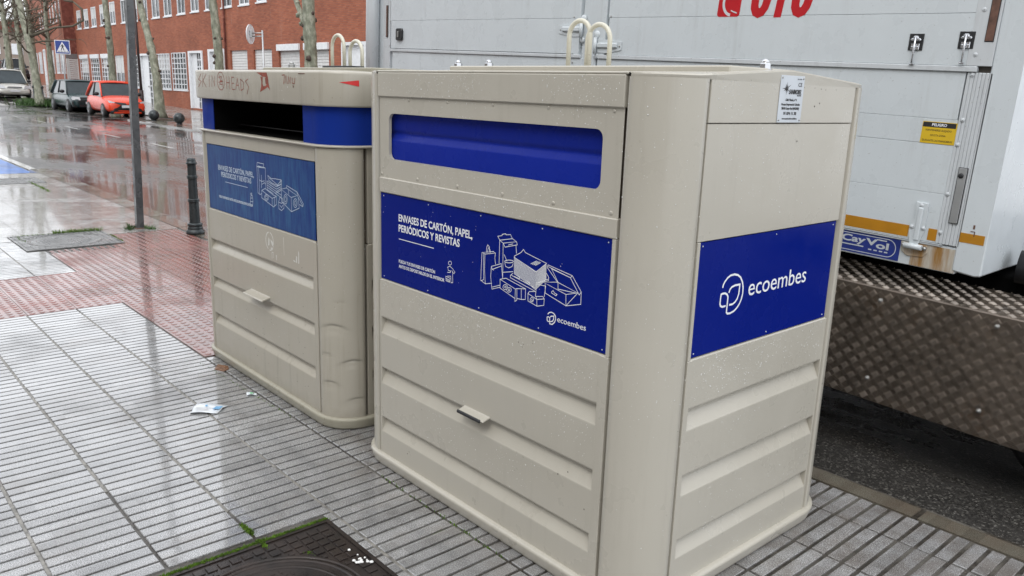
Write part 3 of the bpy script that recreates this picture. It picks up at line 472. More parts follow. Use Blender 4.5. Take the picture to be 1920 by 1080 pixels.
# red button paving
mb = MB(); p = 0.062
def dome(cx, cy, r=0.021, h=0.0045):
    z0 = -0.003; a = [mb.bm.verts.new((cx + r * 1.0 * math.cos(k * math.pi / 4), cy + r * math.sin(k * math.pi / 4), z0)) for k in range(8)]
    b = [mb.bm.verts.new((cx + r * .62 * math.cos(k * math.pi / 4), cy + r * .62 * math.sin(k * math.pi / 4), z0 + h)) for k in range(8)]
    for k in range(8): f = mb.bm.faces.new((a[k], a[(k + 1) % 8], b[(k + 1) % 8], b[k])); f.smooth = True
    mb.bm.faces.new(b)
for i in range(-110, -28):
    for jj in range(-60, 25):
        cx, cy = i * p + 0.03, jj * p - 0.024
        if in_red(cx, cy) and in_red(cx - .025, cy - .02) and in_red(cx + .025, cy + .02):
            dome(cx, cy, 0.0225)
for i in range(-22, -5):
    for jj in range(-40, 6):
        x0, x1 = i * 0.31 + 0.015, (i + 1) * 0.31 + 0.011; y0, y1 = jj * 0.31 - 0.055, (jj + 1) * 0.31 - 0.059
        xm, ym = (x0 + x1) / 2, (y0 + y1) / 2
        x0c, x1c, y0c, y1c = x0, x1, y0, y1
        if ym > -0.04: x0c, x1c = max(x0, -6.32), min(x1, -1.858); y1c = min(y1, 1.365)
        if x1c - x0c < .02 or y1c - y0c < .02: continue
        if ym < -0.04: x0c, x1c = max(x0, -4.66), min(x1, -3.41)
        if x1c - x0c < .02: continue
        if not in_red((x0c + x1c) / 2, (y0c + y1c) / 2): continue
        mb.box(x0c, x1c, y0c, y1c, -0.03, -0.003 + rnd.uniform(-.0003, .0003))
o = mb.build('red_paving', 'red_tile', recalc=True); tag(o, kind='structure')
# near kerb
mb = MB(); x = 8
while x > -12.8:
    x1 = x - 0.9; 
    a, b = x1 + 0.004, x - 0.004
    ta = [Vector((a, 1.398, 0)), Vector((b, 1.398, 0)), Vector((b, kerb_y(b), 0)), Vector((a, kerb_y(a), 0))]
    t = bmesh.new(); lo = [t.verts.new((v.x, v.y, -0.2)) for v in ta]; hi = [t.verts.new((v.x, v.y, 0.0)) for v in ta]
    t.faces.new(hi); t.faces.new(lo[::-1])
    for i in range(4): t.faces.new((lo[i], lo[(i + 1) % 4], hi[(i + 1) % 4], hi[i]))
    bmesh.ops.bevel(t, geom=[e for e in t.edges if all(v.co.z > -0.1 for v in e.verts)], offset=0.008, segments=2, affect='EDGES')
    mb.add(t); x = x1
mb.box(-12.93, -12.802, -12, 1.68, -0.2, -0.001, 0.006)
o = mb.build('kerb', 'kerb_stone'); tag(o, kind='structure')
# blue parking bay and road markings, laid on the asphalt
def marking(name, poly, mat, dz):
    mb = MB(); mb.face([(x, y, road_z(x, y) + dz) for x, y in poly]); o = mb.build(name, mat); tag(o, kind='structure'); return o
marking('parking_bay_paint', [(-12.98, -2.4), (-12.98, 1.52), (-17.9, 1.55), (-17.9, -2.4)], 'bay_blue', 0.004)
marking('bay_line', [(-12.95, 1.56), (-12.95, 1.70), (-26, 1.80), (-26, 1.66)], 'lane_paint', 0.008)
marking('bay_line', [(-17.92, -2.4), (-17.92, 1.55), (-18.05, 1.55), (-18.05, -2.4)], 'lane_paint', 0.009)
for k in range(9):
    x = -9.5 - k * 4.3; marking('lane_dash', [(x, 5.42), (x, 5.52), (x - 1.7, 5.56), (x - 1.7, 5.46)], 'lane_paint', 0.005)
for k in range(6):
    x = -46.3; y = 2.2 + k * 1.1; marking('crossing_bar', [(x, y), (x, y + .55), (x - 3.6, y + .55), (x - 3.6, y)], 'lane_paint', 0.007)
for k in range(3):
    x = -34 - k * 5.2; marking('bay_tick', [(x, 8.0), (x + .12, 8.0), (x + .12, 10.6), (x, 10.6)], 'lane_paint', 0.006)
# far pavement with its kerb: wide by the ball bollards, narrow behind the parked cars
def fy(x):
    if x > -32.4: return 8.55 + 0.02 * (-24 - x)
    if x > -44.2: return 10.95
    if x > -47.5: return 8.9
    return 10.9
XS_ = [60, 20, 0, -10, -20, -24, -28, -32.4, -32.401, -38, -44.2, -44.201, -47.5, -47.501, -52, -60, -70, -80, -100, -140]
sheet('far_pavement', lambda x: (fy(x) + 0.15, 60), XS_, 'kerb_far', 0.02)
sheet('far_pavement_tiles', lambda x: (fy(x) + 0.8, 15.9), XS_[:18], 'far_walk', 0.024)
mb = MB()
for i in range(len(XS_) - 1):
    a, b = XS_[i], XS_[i + 1]
    ya, yb = fy(a + (0 if i == 0 else -1e-5)), fy(b + 1e-5)
    if abs(a - b) < 0.01:
        y0, y1 = sorted((fy(a + 0.001), fy(b - 0.001))); mb.box(a - 0.075, a + 0.075, y0, y1 + .15, -0.2, 0.022 + rise(a)); continue
    za, zb = rise(a), rise(b)
    for (y_off0, y_off1) in ((0, 0.15),):
        P = [(a, ya, -0.2 + za), (b, yb, -0.2 + zb), (b, yb, 0.026 + zb), (a, ya, 0.026 + za)]; Q = [(x, y + 0.15, z) for x, y, z in P]
        t = bmesh.new(); p_ = [t.verts.new(v) for v in P]; q_ = [t.verts.new(v) for v in Q]
        t.faces.new(p_); t.faces.new(q_[::-1])
        for k in range(4): t.faces.new((p_[k], q_[k], q_[(k + 1) % 4], p_[(k + 1) % 4]))
        mb.add(t)
o = mb.build('far_kerb', 'kerb_stone'); tag(o, kind='structure')
marking('red_crossing_ramp', [(-44.3, 9.1), (-47.4, 9.1), (-47.4, 10.6), (-44.3, 10.6)], 'red_tile', 0.062)

# ------------------------------------------------------------------ manholes
def manhole(cx, cy, half, r, mat, label, ribs, ring_r):
    root = empty('manhole_cover', (cx, cy, 0), label, 'manhole cover')
    f = MB(); t = bmesh.new()
    sq = rrect(-half, half, -half, half, 0.01, 2)
    outer = [t.verts.new((x, y, 0.001)) for x, y in sq]; inner = [t.verts.new((r * math.cos(2 * math.pi * k / 48), r * math.sin(2 * math.pi * k / 48), 0.001)) for k in range(48)]
    eds = [t.edges.new((outer[i], outer[(i + 1) % len(outer)])) for i in range(len(outer))] + [t.edges.new((inner[i], inner[(i + 1) % 48])) for i in range(48)]
    bmesh.ops.triangle_fill(t, use_beauty=True, use_dissolve=False, edges=eds)
    for fc in t.faces:
        if fc.normal.z < 0: fc.normal_flip()
    f.add(t)
    f.lathe([(r, -0.02), (r, 0.004), (r + 0.012, 0.004), (r + 0.014, 0.001)], 48)
    for s_ in (-1, 1):
        f.box(-half, half, s_ * half - 0.008, s_ * half + 0.008, -0.02, 0.006); f.box(s_ * half - 0.0078, s_ * half + 0.0078, -half - .008, half + .008, -0.02, 0.0055)
    n = int(2 * half / ribs)
    for i in range(n):
        for j in range(n):
            x = -half + 0.02 + (i + .5) * (2 * half - .04) / n; y = -half + 0.02 + (j + .5) * (2 * half - .04) / n; e = (2 * half - .04) / n / 2 - 0.004
            if all(math.hypot(x + a * e, y + b * e) > r + 0.016 for a in (-1, 1) for b in (-1, 1)): f.box(x - e, x + e, y - e, y + e, 0.0, 0.0055, 0.0015)
            elif math.hypot(x, y) > r + 0.02: f.box(x - e * .5, x + e * .5, y - e * .5, y + e * .5, 0.0, 0.005, 0.001)
    f.build('frame', mat, root)
    c = MB(); c.lathe([(r - 0.004, -0.02), (r - 0.004, 0.003), (r - .02, 0.003), (r - .022, -.002), (ring_r, -.002), (ring_r - .002, .003), (ring_r - .012, .003), (ring_r - .014, -.001), (0.001, -.001)], 48)
    k = 0
    for i in range(-9, 10):
        for j in range(-9, 10):
            x, y = i * 0.03, j * 0.03
            if math.hypot(x, y) < ring_r - 0.03:
                if (i + j) % 2: c.box(x - .012, x + .012, y - .004, y + .004, -.002, .003, .001)
                else: c.box(x - .004, x + .004, y - .012, y + .012, -.002, .003, .001)
    c.build('lid', mat, root)
    return root
manhole(0.667, -0.802, 0.375, 0.28, 'cast_iron', 'dark brown cast iron manhole cover in the near paving in front of the clean container', 0.042, 0.235)
manhole(-6.195, 0.222, 0.425, 0.33, 'worn_iron', 'worn pale grey square manhole cover beside the red paving left of the grey post', 0.05, 0.27)
manhole(-11.8, 0.78, 0.4, 0.3, 'worn_iron', 'small dark wet manhole cover by the blue parking bay at the left edge', 0.06, 0.24)

# moss and weeds in the joints: nobody could count these
def tufts(name, spots, mat, label, h=0.02, w=0.004):
    mb = MB(); rr = random.Random(5)
    for (x0, y0, x1, y1, n, wd, hh) in spots:
        for i in range(n):
            f = rr.random(); x = x0 + (x1 - x0) * f + rr.gauss(0, wd); y = y0 + (y1 - y0) * f + rr.gauss(0, wd); a = rr.uniform(0, math.pi); q = w * rr.uniform(.6, 1.5); z = hh * rr.uniform(.3, 1)
            dx, dy = math.cos(a) * q, math.sin(a) * q; lx, ly = rr.gauss(0, hh * .35), rr.gauss(0, hh * .35)
            mb.face([(x - dx, y - dy, -.006), (x + dx, y + dy, -.006), (x + dx * .3 + lx, y + dy * .3 + ly, z), (x - dx * .3 + lx, y - dy * .3 + ly, z)])
    o = mb.build(name, mat, recalc=False); tag(o, label, 'moss', kind='stuff'); return o
tufts('moss', [(0.278, -1.2, 0.278, -0.42, 5200, .0045, .010), (0.26, -0.685, 0.33, -0.685, 250, .004, .012), (0.12, -0.687, 0.20, -0.683, 260, .005, .01), (0.86, -0.36, 0.93, -0.37, 220, .006, .014), (0.42, -0.6, 0.46, -0.57, 60, .005, .006),
    (-6.3, -0.13, -6.64, -0.13, 60, .01, .02), (-6.63, 0.2, -6.60, 0.66, 500, .012, .045), (-6.62, -.1, -6.6, .3, 120, .01, .02), (-5.85, .66, -6.3, .67, 120, .01, .02), (-10.2, 0.97, -11.6, 0.99, 200, .012, .03), (-1.75, -0.12, -0.7, -0.075, 120, .004, .006), (0.1, -0.06, 0.9, -0.065, 90, .004, .006)], 'moss', 'bright green moss growing in the joints round the manhole covers', .02, .0028)
tufts('weeds', [(-6.66, 0.98, -6.5, 0.92, 60, .02, .06), (-6.5, 1.1, -6.4, 1.16, 50, .02, .05), (-6.6, 1.0, -6.55, 1.1, 40, .02, .04)], 'grass_green', 'small dark weeds round the foot of the grey post', .02, .006)
tufts('grass', [(-46.6, 8.0, -45.2, 10.2, 2600, .35, .4)], 'grass_green', 'patch of green grass round the leaning tree beside the silver car', .3, .02)
bpy.data.objects['grass'].location.z = 0.1
# litter
def paper(name, pts, z, mat, label, marks, loc, category='paper'):
    mb = MB(); n = 6; a, b, c, d = [Vector(p) for p in pts]; rows = []
    for i in range(n + 1):
        u = i / n; rows.append([(a.lerp(b, u)).lerp(d.lerp(c, u), v / n).to_3d() + Vector((0, 0, z + .004 * math.sin(u * 5 + v) + .002 * math.cos(v * 2.2))) for v in range(n + 1)])
    mb.grid(rows); root = mb.build(name, mat); sol = root.modifiers.new('s', 'SOLIDIFY'); sol.thickness = .0004
    tag(root, label, category)
    for m_, mt in marks:
        mk = MB()
        for (u0, u1, v0, v1) in m_:
            P = []
            for u, v in ((u0, v0), (u1, v0), (u1, v1), (u0, v1)):
                q = (a.lerp(b, u)).lerp(d.lerp(c, u), v).to_3d(); q.z = z + .0062 + .004 * math.sin(u * 5 + v * n) * .6; P.append(q)
            mk.face(P)
        mk.build('print', mt, root, recalc=False)
    return root
paper('paper_receipt', [(-1.135, -0.375), (-1.025, -0.262), (-0.955, -0.345), (-1.035, -0.452)], .006, 'paper_white', 'crumpled white paper slip lying on the wet ribbed tiles', [([(.72, .96, .3, .7), (.35, .42, .2, .35)], 'paper_blue'), ([(.1, .6, .5, .54), (.1, .55, .62, .66), (.15, .6, .76, .8)], 'shutter_grey')], None)
paper('paper_scrap', [(-1.13, -.118), (-1.10, -.075), (-1.07, -.085), (-1.095, -.128)], .005, 'paper_white', 'tiny white scrap with a bright green dot near the old container', [([(.35, .7, .25, .75)], 'leaf_green_dot')], None, 'scrap')
mb = MB(); mb.prism([(-1.66, -.055), (-1.60, -.02), (-1.55, -.035), (-1.53, -.075), (-1.60, -.10)], lambda a, b, d: (a, b, d), -.001, .004); tag(mb.build('wet_leaf', 'wet_leaf'), 'flat brown wet leaf in the gutter joint beside the old container', 'leaf')
rr = random.Random(9); mb = MB()
for k in range(16):
    x, y = 0.60 + rr.gauss(0, .035), -0.465 + rr.gauss(0, .022); r_ = rr.uniform(.003, .009)
    mb.lathe([(r_, 0), (r_ * .7, .003), (0.001, .0035)], 7, x, y, cz=0.0055)
tag(mb.build('bird_droppings', 'bird_white'), 'white specks of bird droppings on the corner of the near manhole frame', 'droppings', kind='stuff')
# ------------------------------------------------------------------ paper containers
FW, RC, FD = 1.262, 0.168, 0.836          # flat front width, corner radius, flat side depth
YB = RC * 2 + FD
def rib_profile(ribs, z0, z1, depth=0.022, y0=0.0):
    """(y, z) outline from bottom to top: pressed grooves with a steep upper lip and a long lower slope"""
    pts = [(y0, z0)]
    for (zt, zb) in ribs:
        m = zt - 0.012
        pts += [(y0, zb - 0.004), (y0 + .0006, zb), (y0 + 0.003, zb + 0.005), (y0 + depth * .86, m - 0.012), (y0 + depth * .97, m - 0.006), (y0 + depth, m), (y0 + depth * .93, m + .004), (y0 + 0.003, zt + .004), (y0 + .0006, zt + .008), (y0, zt + .011)]
    pts.append((y0, z1)); return pts
def drops(name, planes, n, parent, seed):
    rr = random.Random(seed); mb = MB()
    for pl, (a0, a1, b0, b1), share, grad in planes:
        for _ in range(int(n * share)):
            a = rr.uniform(a0, a1); b = b0 + (b1 - b0) * (rr.random() ** grad); r = rr.choice((.0006, .0007, .0009, .0009, .0012, .0015)) * rr.uniform(.8, 1.2)
            if noise.noise(Vector((a * 3.1, b * 3.1, seed))) < -0.05 + rr.uniform(-.3, .3): continue
            st = rr.uniform(1.0, 1.7)
            rows = [[pl.at(a + r * f * math.cos(k * math.pi / 3), b + r * f * st * math.sin(k * math.pi / 3), d * r) for k in range(6)] for f, d in ((1, .0), (.8, .45), (.05, .7))]
            mb.grid(rows, 0, True, True)
    o = mb.build(name, 'raindrop', parent, recalc=False); tag(o, kind='stuff'); return o
def rring(mb, x0, x1, y0, y1, r, rows, seg=8, smooth=True):
    """rings of a rounded-rectangle plan: rows = [(offset, z), ...]"""
    mb.grid([[Vector((x, y, z)) for x, y in rrect(x0 - o, x1 + o, y0 - o, y1 + o, r + o, seg)] for o, z in rows], 0, smooth, True)
def columns(root, mat, z0, z1, dents, off=0.004):
    for (cx, cy, a0) in ((FW, RC, -90), (FW, RC + FD, 0), (0, RC + FD, 90), (0, RC, 180)):
        mb = MB(); rows = []; nz = 60 if not dents else 240
        for i in range(nz + 1):
            z = z0 + (z1 - z0) * i / nz; row = []
            prof = [(-2.5, -0.028), (0.2, -0.024), (2.6, -.024), (4.2, -.018), (5.0, -.003), (5.5, 0.0)] + [(k * 90 / 16, 0.0) for k in range(2, 15)] + [(84.5, 0.0), (85.0, -.003), (85.8, -.018), (87.4, -.024), (89.8, -.024), (92.5, -.028)]
            for ang, dr in prof:
                rr_ = RC + off + dr
                # straight flanges outside the quarter circle
                if ang < 0 or ang > 90:
                    over = (-ang if ang < 0 else ang - 90) / 2.5 * 0.02; a = R(a0 + (0 if ang < 0 else 90)); t = Vector((math.sin(a), -math.cos(a))) if ang < 0 else Vector((-math.sin(a), math.cos(a)))
                    p_ = Vector((cx + rr_ * math.cos(a), cy + rr_ * math.sin(a))) + t * over
                else:
                    a = R(a0 + ang); p_ = Vector((cx + rr_ * math.cos(a), cy + rr_ * math.sin(a)))
                    if dents and cx == FW and cy == RC:
                        for (da, dz, sa, sz, dp) in dents:
                            u = (dz + .018 * math.cos((ang - da) / sa * 1.6) - z) / sz
                            if u < 0: kz = math.exp(u * 14)
                            else: kz = math.exp(-u * 1.3) * (1 - .25 * math.sin(u * 5))
                            p_ -= Vector((math.cos(a), math.sin(a))) * dp * math.exp(-((ang - da) / sa) ** 2) * kz
                row.append(Vector((p_.x, p_.y, z)))
            rows.append(row)
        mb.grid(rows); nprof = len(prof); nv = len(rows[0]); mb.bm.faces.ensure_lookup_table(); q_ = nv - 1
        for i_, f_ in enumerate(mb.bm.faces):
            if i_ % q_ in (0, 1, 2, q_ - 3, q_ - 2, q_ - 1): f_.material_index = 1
        mb.build('corner_column', [mat, 'groove_shade'], root)  # groove faces coloured dark brown to stand in for their shadow
def rim(root, mat):
    mb = MB(); rring(mb, -RC, FW + RC, 0, YB, RC, [(-0.05, 0.004), (0.006, 0.004), (0.009, 0.012), (0.019, 0.044), (0.0195, 0.052), (0.015, 0.057), (0.002, 0.060), (-0.02, 0.060)], 8)
    mb.build('base_rim', mat, root)
def core(root, mat, z1):
    mb = MB(); rring(mb, -RC, FW + RC, 0, YB, RC, [(-.3, .02), (-.035, .02), (-.035, z1), (-.3, z1)], 8, False); mb.build('body', mat, root)
def lift_loop(root, mat, x0, x1, y, zb, zt, r=0.0085):
    mb = MB(); w = (x1 - x0) / 2; cx = (x0 + x1) / 2
    pts = [(x0, y, zb), (x0, y, zt - w)] + [(cx - w * math.cos(R(a)), y, zt - w + w * math.sin(R(a))) for a in range(10, 180, 10)] + [(x1, y, zt - w), (x1, y, zb)]
    mb.tube(pts, r, 10); mb.build('lifting_loop', mat, root)
def bolt(root, x, y, z, mat='steel'):
    mb = MB(); mb.lathe([(.022, 0), (.022, .003), (.017, .004)], 16, x, y, cz=z); mb.lathe([(.0185, .003), (.0185, .018), (.015, .021)], 6, x, y, cz=z, smooth=False); mb.lathe([(.013, .02), (.012, .028), (.007, .033), (.001, .035)], 14, x, y, cz=z); o_ = mb.build('bolt', mat, root)
FRONT = Plane((0, 0, 0), (1, 0, 0), (0, 0, 1), (0, -1, 0))
SIDE = Plane((FW + RC, 0, 0), (0, 1, 0), (0, 0, 1), (1, 0, 0))
BACK = Plane((FW, YB, 0), (-1, 0, 0), (0, 0, 1), (0, 1, 0))
LEFT = Plane((-RC, YB, 0), (0, -1, 0), (0, 0, 1), (-1, 0, 0))
def panel(root, name, pl, a0, a1, prof, mat, sub=1):
    """sheet whose section is prof [(depth inward, height)], from a0 to a1"""
    mb = MB(); mb.grid([[pl.at(a, z, -y) for a in (a0, a1)] for y, z in prof], 0, False)
    o = mb.build(name, mat, root)
    return o
def slab(root, name, pl, a0, a1, b0, b1, d0, d1, mat, bev=0.0015):
    mb = MB(); t = bmesh.new(); v = [t.verts.new(pl.at(a, b, d)) for d in (d0, d1) for a, b in ((a0, b0), (a1, b0), (a1, b1), (a0, b1))]
    for f in ((0, 1, 2, 3), (7, 6, 5, 4), (0, 4, 5, 1), (1, 5, 6, 2), (2, 6, 7, 3), (3, 7, 4, 0)): t.faces.new([v[i] for i in f])
    if bev: bmesh.ops.bevel(t, geom=list(t.edges), offset=bev, segments=1, affect='EDGES')
    mb.add(t); return mb.build(name, mat, root)
def screws(root, name, pl, pts, r, d0, mat):
    out_ = []
    for a, b in pts:
        mb = MB(); disc(mb, pl, a, b, r, d0, d0 + .0025, 10); out_.append(mb.build(name, mat, root))
    return out_
RIBS = [(0.218, 0.158), (0.442, 0.378), (0.665, 0.600)]

def stiles(root, mat, z1):
    for pl, a0, a1, nm in ((FRONT, FW - .036, FW + .0015, 1), (FRONT, -.0015, .007, 0), (SIDE, RC - .0015, RC + .022, 1), (SIDE, RC + FD - .007, RC + FD + .0015, 0), (LEFT, RC - .0015, RC + .01, 0), (LEFT, RC + FD - .01, RC + FD + .0015, 0), (BACK, -.0015, .01, 0), (BACK, FW - .01, FW + .0015, 0)):
        slab(root, 'stile', pl, a0, a1, .06, z1, -.03, .0012, mat, .0012)
        if nm and z1 < .85: slab(root, 'stile', pl, FW - .0125 if pl is FRONT else RC - .0015, FW + .0015 if pl is FRONT else RC + .0125, z1 + .0005, 1.1915, -.03, .0010, mat, .0012)
        if nm == 0 and pl in (FRONT, SIDE):
            pass
def new_container():
    root = empty('recycling_container', (0, 0, 0), 'clean beige paper container with a long blue slot and bright blue panels, nearest the camera', 'recycling container'); P = 'bin_paint'
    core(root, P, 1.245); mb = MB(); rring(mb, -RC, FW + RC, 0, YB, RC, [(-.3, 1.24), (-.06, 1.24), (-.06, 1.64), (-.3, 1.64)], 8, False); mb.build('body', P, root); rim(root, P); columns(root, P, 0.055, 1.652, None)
    # lower pressed doors
    for pl, w, nm in ((FRONT, (0.006, FW - .006), 'ribbed_door'), (SIDE, (RC + .006, RC + FD - .006), 'ribbed_panel'), (BACK, (0.006, FW - .006), 'ribbed_panel'), (LEFT, (RC + .006, RC + FD - .006), 'ribbed_panel')):
        panel(root, nm, pl, w[0], w[1], rib_profile(RIBS, 0.06, 0.829) + [(0.002, .833), (0.012, 0.834)], P)
        # rib ends are closed by dark openings beside the columns
    stiles(root, P, .829)
    # posters on the front and side, screwed on
    fr = slab(root, 'poster', FRONT, 0.003, FW - .0128, .836, 1.190, -0.010, -0.004, 'poster_blue', .0008)
    ps = slab(root, 'poster', SIDE, RC + .0128, RC + FD - .010, .836, 1.190, -0.010, -0.004, 'poster_blue', .0008)
    fr['label'] = 'blue front poster with line drawing of boxes and newspapers'; ps['label'] = 'blue side poster with white logo and word'
    PF = Plane((0, 0.004, 0), (1, 0, 0), (0, 0, 1), (0, -1, 0)); PS = Plane((FW + RC - .004, 0, 0), (0, 1, 0), (0, 0, 1), (1, 0, 0))
    strokes('line_drawing', PF, ART_FRONT[:-2], 0.0020, 'white_print', fr, .0006)
    strokes('logo', PF, ART_FRONT[-2:], 0.0034, 'white_print', fr, .0006)
    text('lettering', 'ENVASES DE CARTÓN, PAPEL,', PF, .132, 1.090, .464, .0275, 'white_print', fr, .0006, .022)
    text('lettering', 'PERIÓDICOS Y REVISTAS', PF, .132, 1.049, .392, .0275, 'white_print', fr, .0006, .022)
    strokes('rule', PF, [[(.133, 1.0185), (.367, 1.0185)]], .003, 'white_print', fr, .0006)
    text('lettering', 'PLIEGA TUS ENVASES DE CARTÓN', PF, .133, .9225, .243, .0125, 'white_print', fr, .0006, .018)
    text('lettering', 'ANTES DE DEPOSITARLOS EN EL INTERIOR', PF, .133, .902, .302, .0125, 'white_print', fr, .0006, .018)
    text('lettering', 'ecoembes', PF, 1.036, .8895, .125, .019, 'white_print', fr, .0006, .002)
    strokes('logo', PS, ART_SIDE, .0062, 'white_print', ps, .0006)
    text('lettering', 'ecoembes', PS, .466, .9905, .358, .0575, 'white_print', ps, .0006, .0)
    for a in (.03, .31, .62, .93, FW - .03):
        pass
    screws(fr, 'rivet', FRONT, [(a, b) for a in (.025, .33, .64, .95, FW - .03) for b in (.847, 1.178)], .0024, -.0045, 'plate_alu')
    screws(ps, 'rivet', SIDE, [(a, b) for a in (RC + .03, .6, RC + FD - .03) for b in (.848, 1.178)], .0024, -.0045, 'plate_alu')
    # band over the poster, slot plate with its hole, header
    slab(root, 'cross_band', FRONT, 0.0, FW + .0015, 1.192, 1.252, -.03, .002, P, .003)
    slab(root, 'header', FRONT, -0.005, FW + .002, 1.566, 1.6572, -.03, .004, P, .003)
    t = bmesh.new(); o_ = [(0.0, 1.250), (FW + .0015, 1.250), (FW + .0015, 1.568), (0.0, 1.568)]; h_ = rrect(.064, 1.186, 1.327, 1.503, .028, 6)
    ov = [t.verts.new((x, 0.004, z)) for x, z in o_]; iv = [t.verts.new((x, 0.004, z)) for x, z in h_]
    ed = [t.edges.new((ov[i], ov[(i + 1) % 4])) for i in range(4)] + [t.edges.new((iv[i], iv[(i + 1) % len(iv)])) for i in range(len(iv))]
    bmesh.ops.triangle_fill(t, use_beauty=True, edges=ed)
    for f in t.faces:
        if f.normal.y > 0: f.normal_flip()
    mb = MB(); mb.add(t); mb.grid([[Vector((x, y, z)) for x, z in h_] for y in (0.004, 0.016)], 0, False, True)
    mb.build('slot_plate', P, root, recalc=False)
    # blue flap behind the slot
    mb = MB(); prof = [(0.020, 1.28), (0.020, 1.395), (0.022, 1.402), (0.034, 1.416), (0.040, 1.426), (0.036, 1.432), (0.030, 1.445), (0.030, 1.55)]
    mb.grid([[Vector((a, y, z)) for a in (.02, 1.22)] for y, z in prof]); fl = mb.build('slot_flap', 'flap_blue', root)
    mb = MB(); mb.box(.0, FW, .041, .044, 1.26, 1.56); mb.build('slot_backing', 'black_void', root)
    screws(root, 'screw', FRONT, [(.012, 1.266), (.259, 1.266), (.505, 1.266), (.75, 1.266), (.994, 1.266), (1.235, 1.266)], .0065, -.004, 'bin_paint')
    screws(root, 'screw', FRONT, [(.2, 1.556), (.44, 1.556), (.69, 1.556), (.955, 1.556), (1.225, 1.556)], .0055, -.004, 'bin_paint')
    # handle: a bent tab with a black rubber lip
    mb = MB(); pr = [(0.002, .460), (-.003, .455), (-.030, .448), (-.034, .445), (-.032, .443), (.002, .451)]
    mb.prism([(y, z) for y, z in pr], lambda y, z, d: (d, y, z), .575, .722, bev=.0008); h = mb.build('handle', P, root)
    mb = MB(); mb.box(.574, .708, -.039, -.030, .437, .450, .003); mb.build('rubber_lip', 'black_rubber', h)
    # side plates under the gabled roof
    gz = lambda y: 1.665 + .028 * (1 - abs(y - YB / 2) / (YB / 2 - .15)) if abs(y - YB / 2) < YB / 2 - .15 else 1.663
    for pl, sgn in ((SIDE, 1), (LEFT, -1)):
        mb = MB(); mb.prism([(RC - .0015, 1.532), (RC + FD + .0015, 1.532), (RC + FD + .0015, 1.6665), (YB / 2, 1.691), (RC - .0015, 1.6665)], lambda a, b, d, pl=pl: pl.at(a, b, d), -.03, 0.0, bev=.0015); mb.build('gable_plate', P, root)
        slab(root, 'upper_panel', pl, RC - .001, RC + FD + .001, 1.193, 1.5295, -.03, -.0015, P, .001)
    slab(root, 'upper_panel', BACK, 0.004, FW - .004, 1.193, 1.655, -.03, -.0015, P, .001)
    # roof: a low gable with rounded corners
    zf = lambda y: 1.6635 + .0285 * max(0, 1 - abs(y - YB / 2) / (YB / 2 - .12))
    def xe(y):
        d = RC - y if y < RC else y - (YB - RC) if y > YB - RC else 0
        return RC - math.sqrt(max(0, RC * RC - d * d))
    mb = MB(); ys = [.0 + RC * (1 - math.cos(R(a))) for a in range(0, 91, 9)] + [.3, .45, YB / 2, YB - .45, YB - .3] + [YB - RC * (1 - math.cos(R(a))) for a in range(90, -1, -9)]
    ys[0] = .0008; ys[-1] = YB - .0008
    mb.grid([[Vector((-RC + xe(y), y, 1.650)), Vector((-RC + xe(y) - .002, y, zf(y) - .004)), Vector((-RC + xe(y) + .003, y, zf(y))), Vector((FW + RC - xe(y) - .003, y, zf(y))), Vector((FW + RC - xe(y) + .002, y, zf(y) - .004)), Vector((FW + RC - xe(y), y, 1.650))] for y in ys], 0, False)
    for yy in (-.0025, YB - .006): mb.box(-.01, FW + .01, yy, yy + .0085, 1.6574, 1.6650, .0025)
    mb.box(-RC + .1, FW + RC - .1, YB / 2 - .19, YB / 2 + .19, 1.665, 1.6985, .004); mb.build('roof', P, root)
    lift_loop(root, 'loop_paint', .440, .552, .60, 1.690, 1.876, .0095); lift_loop(root, 'loop_paint', .540, .655, .60, 1.69, 1.858, .0095)
    for x, y in ((-.14, .50), (.07, .50), (1.31, .62), (.75, .8)): bolt(root, x, y, 1.694 if abs(y - .59) < .19 else 1.68)
    # maker's plate on the gable
    pm = slab(root, 'maker_plate', SIDE, .518, .657, 1.5335, 1.6755, 0.0003, .0022, 'plate_alu', .0006)
    pm['label'] = 'small aluminium maker plate with a black star'
    PP = Plane((FW + RC + .0022, 0, 0), (0, 1, 0), (0, 0, 1), (1, 0, 0))
    st = []
    for k, (a, l) in enumerate(((90, .020), (62, .013), (28, .025), (0, .012), (-30, .020), (-62, .014), (-92, .021), (-125, .012), (180, .026), (150, .012), (118, .016), (205, .018))):
        st.append([(.5555, 1.6365), (.5555 + l * 1.05 * math.cos(R(a)), 1.6365 + l * math.sin(R(a)))])
    mb = MB()
    for k, ln in enumerate(st):
        (x0, z0), (x1, z1) = ln; d = Vector((x1 - x0, z1 - z0)).normalized(); q = Vector((-d.y, d.x)) * .0024; h_ = .0004 + k * .00003
        mb.face([PP.at(x0 + q.x, z0 + q.y, h_), PP.at(x0 - q.x, z0 - q.y, h_), PP.at(x1, z1, h_)])
    disc(mb, PP, .5555, 1.6365, .0055, .0003, .001, 10); mb.build('star_emblem', 'black_print', pm)
    text('lettering', 'SANIMOBEL', PP, .570, 1.6205, .074, .0135, 'black_print', pm, .0004, .03, .25)
    text('lettering', 'MADRID', PP, .620, 1.6145, .024, .0035, 'black_print', pm, .0004, .02)
    text('lettering', 'CE', PP, .622, 1.6435, .022, .012, 'black_print', pm, .0004, .0)
    text('lettering', '.EN 12574', PP, .613, 1.664, .026, .0035, 'black_print', pm, .0004, .0)
    text('lettering', 'Calle Titanio, nº 4', PP, .588, 1.5995, .065, .0068, 'black_print', pm, .0004, .025, align='C')
    text('lettering', 'Parque Empresarial Calzadas', PP, .588, 1.586, .108, .0065, 'black_print', pm, .0004, .025, align='C')
    text('lettering', '28510 Campo Real (MADRID)', PP, .588, 1.5735, .104, .0068, 'black_print', pm, .0004, .025, align='C')
